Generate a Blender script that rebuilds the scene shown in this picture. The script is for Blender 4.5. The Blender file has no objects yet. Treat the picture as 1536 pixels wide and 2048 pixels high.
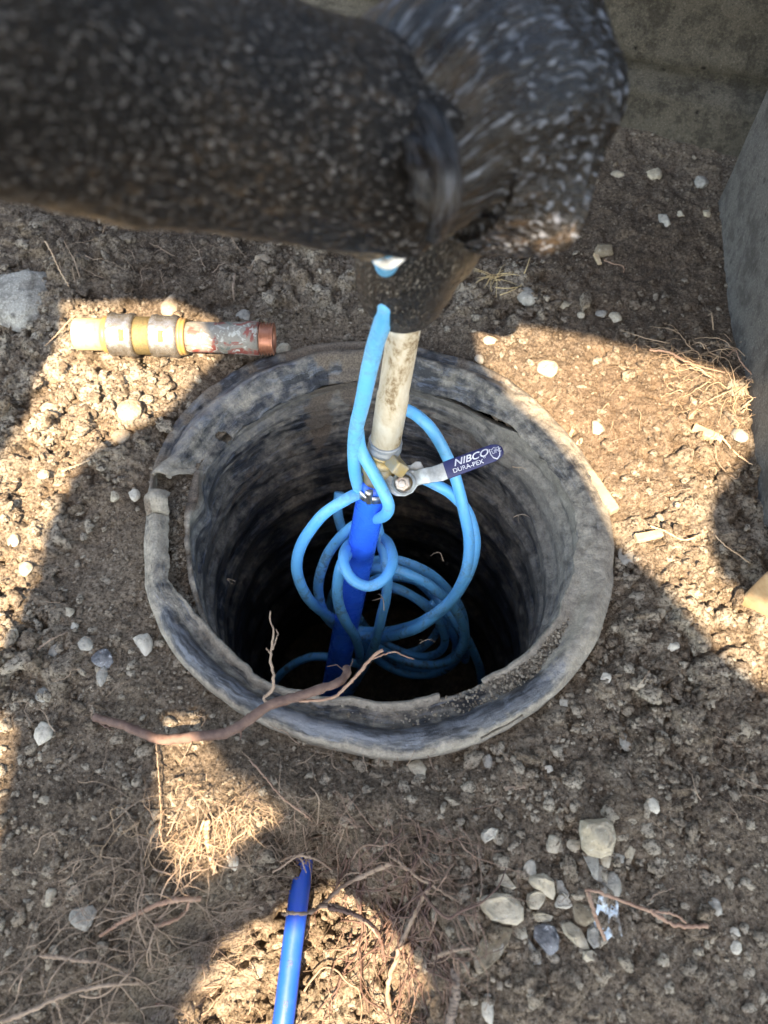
import bpy, bmesh, math, random
import numpy as np
from mathutils import Vector, Matrix

sc = bpy.context.scene
C = sc.collection
R = math.radians

# ------------------------------------------------------------------ camera
CAM = np.array([0.012, -0.474, 0.84]); FPX = 1547.0; PITCH = R(60)
cd = bpy.data.cameras.new("camera"); cam = bpy.data.objects.new("camera", cd); C.objects.link(cam)
cam.location = CAM; cam.rotation_euler = (R(90) - PITCH, 0, 0)
cd.sensor_fit = 'VERTICAL'; cd.sensor_height = 24; cd.lens = 24 * FPX / 2048
cd.clip_start = 0.02; cd.clip_end = 200
cd.dof.use_dof = True; cd.dof.focus_distance = 0.95; cd.dof.aperture_fstop = cd.lens / 1000 / 0.0066
sc.camera = cam
# ------------------------------------------------------------------ light
SUN = np.array([-0.10, -0.60, 0.79]); SUN /= np.linalg.norm(SUN)
w = bpy.data.worlds.new("World"); sc.world = w; w.use_nodes = True
sky = w.node_tree.nodes.new('ShaderNodeTexSky'); sky.sky_type = 'NISHITA'; sky.sun_disc = False
sky.sun_elevation = math.asin(SUN[2]); sky.sun_rotation = math.atan2(SUN[0], SUN[1])
bg = w.node_tree.nodes['Background']; bg.inputs['Strength'].default_value = 0.15
w.node_tree.links.new(sky.outputs[0], bg.inputs[0])
sd = bpy.data.lights.new("sun", 'SUN'); sd.energy = 4.3; sd.angle = R(0.53); sd.color = (1.0, 0.86, 0.72)
so = bpy.data.objects.new("sun", sd); C.objects.link(so)
so.rotation_euler = Vector(SUN).to_track_quat('Z', 'Y').to_euler()
sc.view_settings.view_transform = 'Standard'; sc.view_settings.look = 'None'
sc.view_settings.exposure = 2.55
sc.view_settings.use_white_balance = True; sc.view_settings.white_balance_temperature = 8300; sc.view_settings.white_balance_tint = 10; sc.view_settings.gamma = 1

# ------------------------------------------------------------------ numbers
FW = np.array([0, math.cos(PITCH), -math.sin(PITCH)]); UP = np.array([0, math.sin(PITCH), math.cos(PITCH)])
def ray(px, py): return np.array([(px - 768) / FPX, 0, 0]) + UP * ((1024 - py) / FPX) + FW
def at(px, py, z=0.0):
    r = ray(px, py); return CAM + r * ((z - CAM[2]) / r[2])
def atd(px, py, d): return CAM + ray(px, py) * d

def _h(ix, iy, iz, s):
    n = (ix.astype(np.int64) * 374761393 + iy.astype(np.int64) * 668265263 + iz.astype(np.int64) * 2147483647 + s * 974634777) & 0xffffffff
    n = ((n ^ (n >> 13)) * 1274126177) & 0xffffffff
    n = ((n ^ (n >> 16)) * 2246822519) & 0xffffffff
    return ((n ^ (n >> 15)) & 0xffffff) / float(0xffffff)
def vnoise(p, s=0):
    i = np.floor(p).astype(np.int64); f = p - i; f = f * f * f * (f * (f * 6 - 15) + 10)
    r = 0
    for a in (0, 1):
        for b in (0, 1):
            for c in (0, 1):
                r = r + _h(i[:, 0] + a, i[:, 1] + b, i[:, 2] + c, s) * (f[:, 0] if a else 1 - f[:, 0]) * (f[:, 1] if b else 1 - f[:, 1]) * (f[:, 2] if c else 1 - f[:, 2])
    return r * 2 - 1
def fbm(p, o=4, s=0):
    r = 0; a = 1; t = 0
    for k in range(o):
        r = r + a * vnoise(p * (2.03 ** k) + 17.3 * k, s + k); t += a; a *= .5
    return r / t
def P3(x, y, z=None, sc_=1.0):
    x = np.asarray(x, float); return np.stack([x, np.asarray(y, float) + 0 * x, (0 * x if z is None else z + 0 * x)], -1) * sc_
def worley(x, y, cell, s=0):
    """F1, F2 in cell units and the id of the nearest cell"""
    X = x / cell; Y = y / cell; ix = np.floor(X); iy = np.floor(Y)
    f1 = np.full(X.shape, 9.); f2 = f1.copy(); idn = np.zeros(X.shape)
    for a in (-1, 0, 1):
        for b in (-1, 0, 1):
            cx = ix + a; cy = iy + b; z = cx * 0
            px = cx + _h(cx, cy, z, s); py = cy + _h(cx, cy, z, s + 1)
            d = np.hypot(px - X, py - Y); k = _h(cx, cy, z, s + 2)
            d = d / (0.75 + 0.5 * k)
            nw = d < f1
            f2 = np.where(nw, f1, np.minimum(f2, d)); idn = np.where(nw, _h(cx, cy, z, s + 3), idn); f1 = np.where(nw, d, f1)
    return f1, f2, idn
def sstep(a, b, x):
    t = np.clip((x - a) / (b - a), 0, 1); return t * t * (3 - 2 * t)
def gau(x, y, px, py, rx, ry=None, z=0):
    c = at(px, py, z); ry = ry or rx
    return np.exp(-((x - c[0]) / rx) ** 2 - ((y - c[1]) / ry) ** 2)

# ------------------------------------------------------------------ meshes and objects
def mk(name, v, f, mat, parent=None, smooth=True, attrs=None, loc=None):
    v = np.asarray(v, float)
    if loc is not None: v = v - np.asarray(loc)
    me = bpy.data.meshes.new(name)
    if isinstance(f, np.ndarray):
        nv, nf, k = len(v), len(f), f.shape[1]
        me.vertices.add(nv); me.vertices.foreach_set('co', v.astype(np.float32).ravel())
        me.loops.add(nf * k); me.loops.foreach_set('vertex_index', f.astype(np.int32).ravel())
        me.polygons.add(nf); me.polygons.foreach_set('loop_start', np.arange(0, nf * k, k, dtype=np.int32))
        me.polygons.foreach_set('loop_total', np.full(nf, k, dtype=np.int32))
        me.update(calc_edges=True); me.validate()
    else:
        me.from_pydata([tuple(q) for q in v], [], [tuple(q) for q in f])
    if smooth: me.polygons.foreach_set('use_smooth', [True] * len(me.polygons))
    for an, ad in (attrs or {}).items():
        a = me.attributes.new(an, 'FLOAT', 'POINT'); a.data.foreach_set('value', np.asarray(ad, np.float32))
    me.materials.append(mat); me.update()
    o = bpy.data.objects.new(name, me); C.objects.link(o)
    if loc is not None and parent is None: o.location = loc
    if parent: o.parent = parent
    return o
def tag(o, label, cat, group=None):
    o['label'] = label; o['category'] = cat
    if group: o['group'] = group
    return o
def struct(o, kind='structure'): o['kind'] = kind; return o
def stuff(o, label, cat): o['kind'] = 'stuff'; return tag(o, label, cat)
def empty(name, loc, label, cat, group=None):
    o = bpy.data.objects.new(name, None); C.objects.link(o); o.location = loc; o.empty_display_size = .05
    return tag(o, label, cat, group)
class Root:                       # builds parts given in world space under an empty at a base point
    def __init__(s, name, base, label, cat, group=None):
        s.o = empty(name, base, label, cat, group); s.b = np.asarray(base, float)
    def part(s, name, v, f, mat, smooth=True, attrs=None, parent=None):
        o = mk(name, np.asarray(v, float) - s.b, f, mat, None, smooth, attrs); o.parent = parent or s.o
        return o
def bev(o, wd=0.001, seg=2):
    m = o.modifiers.new('bevel', 'BEVEL'); m.width = wd; m.segments = seg; m.limit_method = 'ANGLE'; m.angle_limit = R(35)
    return o

def spline(pts, n):
    """Catmull-Rom through points (any dimension), n samples, roughly even"""
    p = np.asarray(pts, float); k = len(p)
    q = np.vstack([2 * p[0] - p[1], p, 2 * p[-1] - p[-2]])
    seg = np.linalg.norm(np.diff(p[:, :3], axis=0), axis=1) + 1e-9
    cum = np.concatenate([[0], np.cumsum(seg)]); t = np.linspace(0, cum[-1], n)
    i = np.clip(np.searchsorted(cum, t, side='right') - 1, 0, k - 2); u = ((t - cum[i]) / seg[i])[:, None]
    a, b, c, d = q[i], q[i + 1], q[i + 2], q[i + 3]
    return .5 * ((2 * b) + (-a + c) * u + (2 * a - 5 * b + 4 * c - d) * u ** 2 + (-a + 3 * b - 3 * c + d) * u ** 3)
def frames(p):
    t = np.gradient(p, axis=0); ln = np.linalg.norm(t, axis=1, keepdims=True); t = t / np.maximum(ln, 1e-12)
    n = np.zeros_like(p); a = np.array([0, 0, 1.]) if abs(t[0, 2]) < .9 else np.array([1., 0, 0])
    v = a - t[0] * a.dot(t[0]); n[0] = v / np.linalg.norm(v)
    for k in range(1, len(p)):
        v = n[k - 1] - t[k] * n[k - 1].dot(t[k]); n[k] = v / max(np.linalg.norm(v), 1e-12)
    return t, n, np.cross(t, n)
def grid_faces(m, n, closed=True, off=0):
    i = np.arange(m - 1)[:, None]; j = np.arange(n if closed else n - 1)[None, :]; j2 = (j + 1) % n
    return np.stack([i * n + j, i * n + j2, (i + 1) * n + j2, (i + 1) * n + j], -1).reshape(-1, 4) + off
def tube(p, r, n=12, cap=True, off=0, flat=None):
    """rings of radius r along p; returns verts, quad faces, (u along, angle)"""
    p = np.asarray(p, float); r = np.broadcast_to(np.asarray(r, float), (len(p),)).copy()
    if cap:                       # close by shrinking the end rings
        p = np.vstack([p[:1], p, p[-1:]]); r = np.concatenate([[1e-5], r, [1e-5]])
        q = p.copy(); q[0] = p[1] ; q[-1] = p[-2]
    t, nn, bb = frames(p if not cap else np.vstack([2 * p[1] - p[2], p[1:-1], 2 * p[-2] - p[-3]]))
    a = np.linspace(0, 2 * math.pi, n, endpoint=False)
    fx = 1.0 if flat is None else flat
    v = p[:, None, :] + r[:, None, None] * (np.cos(a)[None, :, None] * nn[:, None, :] + fx * np.sin(a)[None, :, None] * bb[:, None, :])
    return v.reshape(-1, 3), grid_faces(len(p), n, True, off)
def tubes(lines, n=6):
    V = []; F = []; o = 0
    for p, r in lines:
        v, f = tube(p, r, n, True, o); V.append(v); F.append(f); o += len(v)
    return np.vstack(V), np.vstack(F)
def lathe(prof, a, b, n=40):
    """prof: (t, r) pairs, t in metres from a along a->b"""
    a = np.asarray(a, float); b = np.asarray(b, float); d = (b - a) / np.linalg.norm(b - a)
    x = np.cross(d, [0, 0, 1.]) ; x = x if np.linalg.norm(x) > .1 else np.cross(d, [0, 1., 0]); x /= np.linalg.norm(x); y = np.cross(d, x)
    an = np.linspace(0, 2 * math.pi, n, endpoint=False)
    pr = np.asarray(prof, float)
    v = a + pr[:, 0, None, None] * d + pr[:, 1, None, None] * (np.cos(an)[None, :, None] * x + np.sin(an)[None, :, None] * y)
    return v.reshape(-1, 3), grid_faces(len(pr), n)

# ------------------------------------------------------------------ materials
class M:
    def __init__(s, name, rough=.8, metal=0, spec=.5):
        s.m = bpy.data.materials.new(name); s.m.use_nodes = True; s.t = s.m.node_tree
        s.b = s.t.nodes['Principled BSDF']; s.b.inputs['Roughness'].default_value = rough
        s.b.inputs['Metallic'].default_value = metal; s.b.inputs['Specular IOR Level'].default_value = spec
        s.co = s.t.nodes.new('ShaderNodeTexCoord').outputs['Object']
    def n(s, ty, **k):
        x = s.t.nodes.new('ShaderNode' + ty)
        for a, v in k.items(): setattr(x, a, v)
        return x
    def L(s, a, b): s.t.links.new(a, b)
    def noise(s, scale, detail=5, rough=.6, vec=None, dist=0):
        x = s.n('TexNoise'); x.inputs['Scale'].default_value = scale; x.inputs['Detail'].default_value = detail
        x.inputs['Roughness'].default_value = rough; x.inputs['Distortion'].default_value = dist; s.L(vec or s.co, x.inputs['Vector']); return x.outputs['Fac']
    def vor(s, scale, feature='F1', vec=None, out='Distance'):
        x = s.n('TexVoronoi'); x.feature = feature; x.inputs['Scale'].default_value = scale; s.L(vec or s.co, x.inputs['Vector']); return x.outputs[out]
    def mapv(s, scale, rot=(0, 0, 0)):
        x = s.n('Mapping'); x.inputs['Scale'].default_value = scale; x.inputs['Rotation'].default_value = rot; s.L(s.co, x.inputs['Vector']); return x.outputs[0]
    def attr(s, name):
        x = s.n('Attribute'); x.attribute_name = name; return x.outputs['Fac']
    def rng(s, v, a, b, c=0, d=1):
        x = s.n('MapRange'); x.inputs['From Min'].default_value = a; x.inputs['From Max'].default_value = b
        x.inputs['To Min'].default_value = c; x.inputs['To Max'].default_value = d; s.L(v, x.inputs['Value']); return x.outputs[0]
    def math(s, op, a, b):
        x = s.n('Math', operation=op)
        for i, q in enumerate((a, b)):
            if isinstance(q, (int, float)): x.inputs[i].default_value = q
            else: s.L(q, x.inputs[i])
        return x.outputs[0]
    def mix(s, fac, a, b, blend='MIX'):
        x = s.n('Mix', data_type='RGBA', blend_type=blend)
        for i, q in ((0, fac), (6, a), (7, b)):
            if isinstance(q, (int, float)): x.inputs[i].default_value = q
            elif isinstance(q, tuple): x.inputs[i].default_value = (*q, 1)
            else: s.L(q, x.inputs[i])
        return x.outputs[2]
    def col(s, c):
        if isinstance(c, tuple): s.b.inputs['Base Color'].default_value = (*c, 1)
        else: s.L(c, s.b.inputs['Base Color'])
        return s
    def rough(s, v): s.L(v, s.b.inputs['Roughness']); return s
    def bump(s, h, dist=.002, st=1.0):
        x = s.n('Bump'); x.inputs['Distance'].default_value = dist; x.inputs['Strength'].default_value = st; s.L(h, x.inputs['Height'])
        if getattr(s, '_bn', None): s.L(s._bn, x.inputs['Normal'])
        s._bn = x.outputs[0]; s.L(s._bn, s.b.inputs['Normal']); return s

DRY = (.31, .245, .18); DRY2 = (.50, .44, .35); MOIST = (.050, .038, .029); RED = (.17, .105, .065)
def soil_mat(name, k=1.0):
    m = M(name, .95, spec=.15)
    big = m.noise(7, 4); mid = m.noise(45, 6, .65); fine = m.noise(240, 6, .75); gr = m.noise(900, 2, .6)
    tone = m.attr('tone'); moist = m.attr('moist'); red = m.attr('red')
    c = m.mix(m.rng(mid, .36, .66), tuple(.72 * q for q in DRY), DRY)
    c = m.mix(m.rng(tone, .35, 1.0), c, DRY2)
    c = m.mix(m.rng(tone, .22, .05, 0, .35), c, tuple(.55 * q for q in DRY))
    c = m.mix(m.math('MULTIPLY', m.rng(fine, .55, .68), .6), c, (.46, .415, .34))
    c = m.mix(m.math('MULTIPLY', m.rng(fine, .52, .40), .9), c, (.055, .042, .032))
    c = m.mix(red, c, m.mix(m.rng(mid, .35, .65), tuple(.7 * q for q in RED), tuple(1.35 * q for q in RED)))
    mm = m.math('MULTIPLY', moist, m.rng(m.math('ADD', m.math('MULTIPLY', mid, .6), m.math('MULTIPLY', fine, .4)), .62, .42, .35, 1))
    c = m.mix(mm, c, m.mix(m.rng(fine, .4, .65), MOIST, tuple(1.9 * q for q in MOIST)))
    c = m.mix(m.rng(gr, .66, .72), c, (.55, .52, .46))
    m.col(c)
    m.bump(mid, .009, .8).bump(fine, .0045, 1.0).bump(gr, .0014, 1.0)
    return m.m
m_soil = soil_mat('soil')
def stone_mat(name, a, b, spots=(.5, .48, .42), sp=.1, rough=.8):
    m = M(name, rough, spec=.3)
    n1 = m.noise(30, 5); n2 = m.noise(170, 5, .7)
    c = m.mix(m.rng(n1, .35, .65), a, b)
    c = m.mix(m.math('MULTIPLY', m.rng(n2, .58, .66), .6), c, spots)
    c = m.mix(m.math('MULTIPLY', m.rng(n2, .45, .36), .55), c, tuple(.45 * q for q in a))
    m.col(c).bump(n1, .004, .7).bump(n2, .0016, 1.0)
    return m.m
ST = dict(tan=stone_mat('tan_stone', (.30, .26, .19), (.42, .37, .28)),
          pale=stone_mat('pale_stone', (.33, .29, .22), (.46, .41, .32)),
          white=stone_mat('white_stone', (.38, .355, .30), (.52, .485, .41)),
          grey=stone_mat('grey_stone', (.22, .21, .185), (.34, .325, .285)),
          blue=stone_mat('slate_stone', (.06, .065, .075), (.26, .265, .27), spots=(.6, .62, .64)),
          brown=stone_mat('brown_stone', (.16, .13, .09), (.24, .20, .14)),
          clod=stone_mat('clod_earth', (.24, .195, .14), (.34, .285, .215), rough=.95))

def plastic_mat(name, dust=.5):
    m = M(name, .45, spec=.5)
    a = m.noise(9, 6, .62, dist=.6); b = m.noise(75, 8, .72); f = m.noise(420, 4, .7)
    cx = m.n('CombineXYZ'); m.L(m.attr('tu'), cx.inputs[0]); m.L(m.attr('tv'), cx.inputs[1])
    mp = m.n('Mapping'); mp.inputs['Scale'].default_value = (9, 90, 1); m.L(cx.outputs[0], mp.inputs['Vector']); sc_ = m.noise(1.0, 8, .72, mp.outputs[0], .4)
    mp2 = m.n('Mapping'); mp2.inputs['Scale'].default_value = (30, 240, 1); m.L(cx.outputs[0], mp2.inputs['Vector']); st2 = m.noise(1.0, 6, .7, mp2.outputs[0], .3)
    dustf = m.math('ADD', m.math('ADD', m.math('MULTIPLY', a, .38), m.math('MULTIPLY', b, .32)), m.math('MULTIPLY', sc_, .30))
    dm = m.math('MULTIPLY', m.rng(m.math('ADD', dustf, m.math('MULTIPLY', m.attr('dust'), .20)), .61 - .2 * dust, .75 - .2 * dust), 1.0)
    dm = m.math('MULTIPLY', dm, m.rng(f, .25, .6, .55, 1))
    dm = m.math('MINIMUM', dm, 1.0)
    base = m.mix(m.rng(st2, .52, .62), (.016, .018, .022), (.10, .115, .14))
    base = m.mix(m.math('MULTIPLY', m.attr('sheen_scuff'), m.rng(sc_, .42, .60)), base, (.17, .185, .21))  # rim crest: bluish sheen painted in together with pale scratches
    dc = m.mix(m.rng(b, .35, .65), (.19, .165, .13), (.37, .335, .275))
    c = m.mix(dm, base, dc)
    mud = m.attr('mud')
    c = m.mix(m.math('MINIMUM', mud, 1.0), c, m.mix(m.rng(f, .35, .65), (.075, .058, .045), (.19, .155, .12)))
    red = m.attr('red')
    c = m.mix(red, c, (.36, .15, .075))
    m.col(c); m.rough(m.rng(m.math('MAXIMUM', dm, mud), 0, 1, .30, .92))
    m.bump(b, .003, .7).bump(st2, .0012, .7).bump(f, .0012, .9)
    return m.m
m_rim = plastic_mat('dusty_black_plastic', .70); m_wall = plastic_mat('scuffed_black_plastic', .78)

def foam_mat(name='weathered_black_foam', rg=.42, kx=210, ky=400, amt=1.0, fc=(.145, .145, .15), spc=.16):
    m = M(name, rg, spec=spc)
    cx = m.n('CombineXYZ'); m.L(m.attr('tu'), cx.inputs[0]); m.L(m.attr('tv'), cx.inputs[1])
    def mp(a_, b_, o=0):
        x = m.n('Mapping'); x.inputs['Scale'].default_value = (a_, b_, 1); x.inputs['Location'].default_value = (o, o, o); m.L(cx.outputs[0], x.inputs['Vector']); return x.outputs[0]
    a = m.noise(14, 5, .65); s1 = m.noise(1, 3, .6, mp(kx, ky), .6); s2 = m.noise(1, 5, .65, mp(kx * .45, ky * .4, 7), .6); f = m.noise(900, 3)
    c = m.mix(m.rng(a, .42, .62), (.004, .004, .0045), (.009, .008, .0075))
    c = m.mix(m.math('MULTIPLY', m.rng(s2, .50, .66), m.rng(a, .44, .62, .05, .8)), c, (.060, .043, .029))
    c = m.mix(m.math('MULTIPLY', m.rng(s1, .555, .64), m.rng(s2, .38, .60, .25 * amt, amt)), c, fc)
    dk = m.attr('dirt_bounce'); c = m.mix(m.math('MULTIPLY', dk, m.rng(s2, .38, .58)), c, (.24, .185, .12))
    m.col(c).bump(s1, .0028, 1.0).bump(s2, .004, .8).bump(f, .0005, .5)
    m.rough(m.rng(s1, .4, .65, rg * .7, rg * 1.25))
    return m.m
m_foam = foam_mat(); m_foam2 = foam_mat('glossy_black_rubber', .34, 110, 300, 1.0, (.17, .195, .24), .36); m_fold = foam_mat('smooth_black_rubber', .30, 45, 220, 1.0, (.19, .22, .28), .5)  # pale blue flecks on flared wrap and folds are painted sky highlights

def simple(name, c1, c2, scale=40, rough=.5, metal=0, spec=.5, b=.0006, th=(.4, .62), det=5):
    m = M(name, rough, metal, spec); n1 = m.noise(scale, det, .65); n2 = m.noise(scale * 7, 4)
    m.col(m.mix(m.rng(n1, *th), c1, c2)).bump(n2, b, .6); m.rough(m.rng(n1, .3, .7, rough * .8, min(1, rough * 1.35)))
    return m.m
def pvc_mat():
    m = M('muddy_white_pvc', .35); n1 = m.noise(24, 6, .7, m.mapv((1, 1, .5)), .6); n2 = m.noise(160, 5, .7)
    c = m.mix(m.rng(n1, .38, .56), (.66, .61, .50), (.50, .41, .28))
    c = m.mix(m.math('MULTIPLY', m.rng(n1, .53, .59), m.rng(n2, .4, .52)), c, (.24, .165, .09))
    m.col(c); m.rough(m.rng(n1, .45, .6, .3, .8)); m.bump(n2, .0005, .4); return m.m
m_pvc = pvc_mat()
m_pex = simple('blue_pipe_plastic', (.006, .16, .95), (.04, .18, .72), 45, .26, b=.0001, th=(.55, .85))
def tubing_mat():
    m = M('light_blue_tubing', .34); n1 = m.noise(30, 6, .7, dist=.7); n2 = m.noise(120, 5, .7)
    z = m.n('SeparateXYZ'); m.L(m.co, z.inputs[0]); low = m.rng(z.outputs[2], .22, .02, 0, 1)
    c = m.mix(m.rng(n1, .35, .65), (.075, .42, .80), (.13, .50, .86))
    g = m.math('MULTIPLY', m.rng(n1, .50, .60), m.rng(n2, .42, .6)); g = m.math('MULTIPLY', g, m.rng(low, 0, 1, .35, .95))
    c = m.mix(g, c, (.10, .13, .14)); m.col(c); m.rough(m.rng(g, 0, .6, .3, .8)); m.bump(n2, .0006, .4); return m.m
m_tub = tubing_mat()
m_brass = simple('dusty_brass', (.42, .31, .14), (.36, .33, .27), 60, .5, .55, b=.0005)
m_brass2 = simple('granular_gold_brass', (.30, .225, .10), (.19, .15, .08), 400, .45, .7, b=.0012)
m_galv = simple('galvanised_steel', (.46, .50, .52), (.30, .32, .32), 70, .45, .55, b=.0003)
m_steel = simple('shiny_steel', (.62, .62, .62), (.36, .36, .36), 80, .28, .9, b=.0003)
m_chrome = simple('dusty_chrome', (.40, .39, .37), (.24, .21, .17), 160, .28, .8, b=.0008)
m_greyband = simple('grey_band', (.22, .24, .26), (.34, .36, .38), 60, .4, .3, b=.0003)
m_navy = simple('navy_vinyl', (.008, .014, .085), (.022, .030, .11), 60, .4, b=.0003, th=(.5, .62))
m_print = simple('white_print', (.62, .64, .70), (.26, .28, .38), 60, .5, b=0.0001)
m_tie = simple('white_nylon', (.80, .79, .75), (.70, .68, .62), 60, .45)
m_cream = simple('cream_plastic', (.46, .37, .21), (.34, .24, .12), 90, .5, b=.0006, th=(.5, .7))
m_orange = simple('orange_ring', (.36, .20, .06), (.27, .18, .09), 60, .4)
def oldpipe_mat():
    m = M('paint_flaked_pipe', .55); n1 = m.noise(32, 5, .7, dist=1.); n2 = m.noise(75, 5, .7, dist=1.2); n3 = m.noise(260, 4)
    c = m.mix(m.rng(n1, .50, .56), (.19, .175, .15), (.20, .05, .04)); c = m.mix(m.rng(n2, .56, .60), c, (.36, .36, .33))
    c = m.mix(m.rng(n2, .40, .36), c, (.08, .12, .11)); m.col(c).bump(n2, .0015, .7).bump(n3, .0005, .6); return m.m
m_old = oldpipe_mat()
m_copper = simple('copper_thread', (.50, .22, .14), (.36, .15, .10), 60, .4, .6)
m_root = simple('reddish_root', (.085, .047, .037), (.155, .098, .078), 70, .7, b=.001)
m_root2 = simple('grey_root', (.20, .145, .105), (.32, .24, .18), 70, .8, b=.0006)
m_root3 = simple('pink_root', (.25, .145, .10), (.33, .22, .16), 70, .75, b=.0006)
m_root4 = simple('straw_root', (.34, .235, .15), (.45, .33, .22), 70, .8, b=.0005)
m_rootd = simple('dark_root', (.11, .085, .07), (.20, .155, .125), 70, .85, b=.0005)
def conc_mat(name, a, b, dark, crack=0):
    m = M(name, .95, spec=.2); n1 = m.noise(3, 6, .65); n2 = m.noise(26, 6, .75); n3 = m.noise(330, 4, .85)
    c = m.mix(m.rng(n1, .35, .65), a, b); c = m.mix(m.rng(n3, .54, .68, 0, .6), c, tuple(2.3 * q for q in b)); c = m.mix(m.math('MULTIPLY', m.rng(n2, .52, .4), .6), c, dark)
    c = m.mix(m.math('MULTIPLY', m.rng(n3, .46, .34), .7), c, dark); vp = m.rng(m.vor(38), .10, .22); c = m.mix(m.math('MULTIPLY', m.math('SUBTRACT', 1.0, vp), m.rng(n2, .45, .6)), c, tuple(.5 * q for q in dark)); m.col(c).bump(n2, .007, .7).bump(vp, .003, .5).bump(n3, .003, 1.0); return m.m
m_conc = conc_mat('rough_concrete', (.070, .063, .050), (.110, .100, .080), (.018, .016, .013))
m_stucco = conc_mat('grey_stucco', (.115, .112, .106), (.14, .136, .128), (.045, .043, .040))
m_lump = conc_mat('pale_mortar', (.30, .29, .26), (.42, .41, .37), (.12, .11, .10))
m_wood = simple('weathered_wood', (.34, .25, .15), (.46, .36, .24), 50, .8, b=.001)
m_gobo = simple('grey_gobo', (.30, .29, .27), (.34, .33, .31), 5, .9)  # for the added overhead sheet that shapes the sunlight

# ------------------------------------------------------------------ traced outlines of the pit rim -> radius by angle
OUT = [(880,718),(1000,762),(1100,842),(1165,920),(1208,1020),(1220,1120),(1205,1230),(1155,1330),(1080,1405),(950,1482),(800,1512),(650,1484),(500,1425),(390,1345),(320,1245),(300,1150),(305,1060),(316,950),(350,860),(440,772),(540,722),(640,700),(720,694)]
INN = [(1150,1020),(1158,1100),(1130,1200),(1060,1300),(960,1370),(860,1398),(700,1400),(545,1372),(440,1285),(392,1170),(380,1080),(388,975),(1118,960),(1050,880),(950,808),(860,770),(720,745),(600,772),(500,826),(425,895)]
def radial(pix, z):
    P = np.array([at(a, b, z)[:2] for a, b in pix]); th = np.arctan2(P[:, 1], P[:, 0]); r = np.hypot(P[:, 0], P[:, 1])
    o = np.argsort(th); th = th[o]; r = r[o]
    tt = np.concatenate([th - 2 * math.pi, th, th + 2 * math.pi]); rr = np.concatenate([r, r, r])
    g = np.linspace(-math.pi, math.pi, 721); v = np.interp(g, tt, rr)
    k = np.hanning(41); k /= k.sum(); v2 = np.convolve(np.concatenate([v[-61:-1], v, v[1:61]]), k, 'same')[60:-60]
    return lambda a: np.interp((np.asarray(a) + math.pi) % (2 * math.pi) - math.pi, g, v2)
Rout = radial(OUT, 0.0); Rin = radial(INN, 0.0)

# ------------------------------------------------------------------ ground height
TR = [at(*p, -.13)[:2] for p in [(570,1690),(660,1680),(720,1725),(800,1800),(850,1900),(880,2010),(900,2750),(150,2750),(335,2040),(395,1930),(440,1850),(500,1790)]]
def poly_sd(x, y, P):
    d = np.full(x.shape, 1e9); ins = np.zeros(x.shape, bool); n = len(P)
    for i in range(n):
        a = P[i]; b = P[(i + 1) % n]; e = b - a
        t = np.clip(((x - a[0]) * e[0] + (y - a[1]) * e[1]) / (e @ e), 0, 1)
        d = np.minimum(d, np.hypot(x - a[0] - t * e[0], y - a[1] - t * e[1]))
        c = ((a[1] > y) != (b[1] > y)) & (x < (b[0] - a[0]) * (y - a[1]) / (b[1] - a[1] + 1e-12) + a[0]); ins ^= c
    return np.where(ins, -d, d)
def masks(x, y):
    clod = 1.0 * gau(x, y, 130, 800, .16, .17) + .9 * gau(x, y, 30, 1080, .10, .18) + 1.0 * gau(x, y, 620, 560, .15, .09) + .9 * gau(x, y, 1010, 600, .13, .09)
    clod += .75 * gau(x, y, 1350, 900, .16, .16) + .6 * gau(x, y, 1400, 1250, .14, .14) + .45 * gau(x, y, 60, 1300, .1, .1) + .8 * gau(x, y, 60, 560, .2, .12) + .55 * gau(x, y, 330, 830, .12, .08)
    clod += .45 * gau(x, y, 1250, 1400, .15, .12) + .3 * gau(x, y, 1000, 1850, .3, .2)
    clod = np.clip(clod, .12, 1); clod *= 1 - .85 * gau(x, y, 190, 1110, .085, .085); clod *= 1 - .6 * gau(x, y, 1180, 880, .09, .09)
    far = sstep(.9, 1.3, np.hypot(x, y)); clod = clod * (1 - far) + .4 * far
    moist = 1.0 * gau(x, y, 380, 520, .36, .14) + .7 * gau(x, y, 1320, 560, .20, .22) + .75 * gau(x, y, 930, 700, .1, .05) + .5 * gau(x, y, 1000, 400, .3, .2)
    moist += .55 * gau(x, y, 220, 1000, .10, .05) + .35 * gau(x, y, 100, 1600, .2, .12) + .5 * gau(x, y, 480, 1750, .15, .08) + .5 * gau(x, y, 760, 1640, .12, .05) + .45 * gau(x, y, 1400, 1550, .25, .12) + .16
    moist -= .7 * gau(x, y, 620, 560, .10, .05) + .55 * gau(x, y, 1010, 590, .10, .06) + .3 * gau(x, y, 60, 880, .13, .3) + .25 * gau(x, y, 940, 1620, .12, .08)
    red = .45 * gau(x, y, 1250, 850, .16, .13) + .2 * gau(x, y, 340, 580, .12, .04) + .25 * gau(x, y, 220, 960, .08, .08) + .3 * gau(x, y, 1320, 560, .2, .2)
    return clod, np.clip(moist, 0, 1), np.clip(red, 0, 1)
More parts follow.
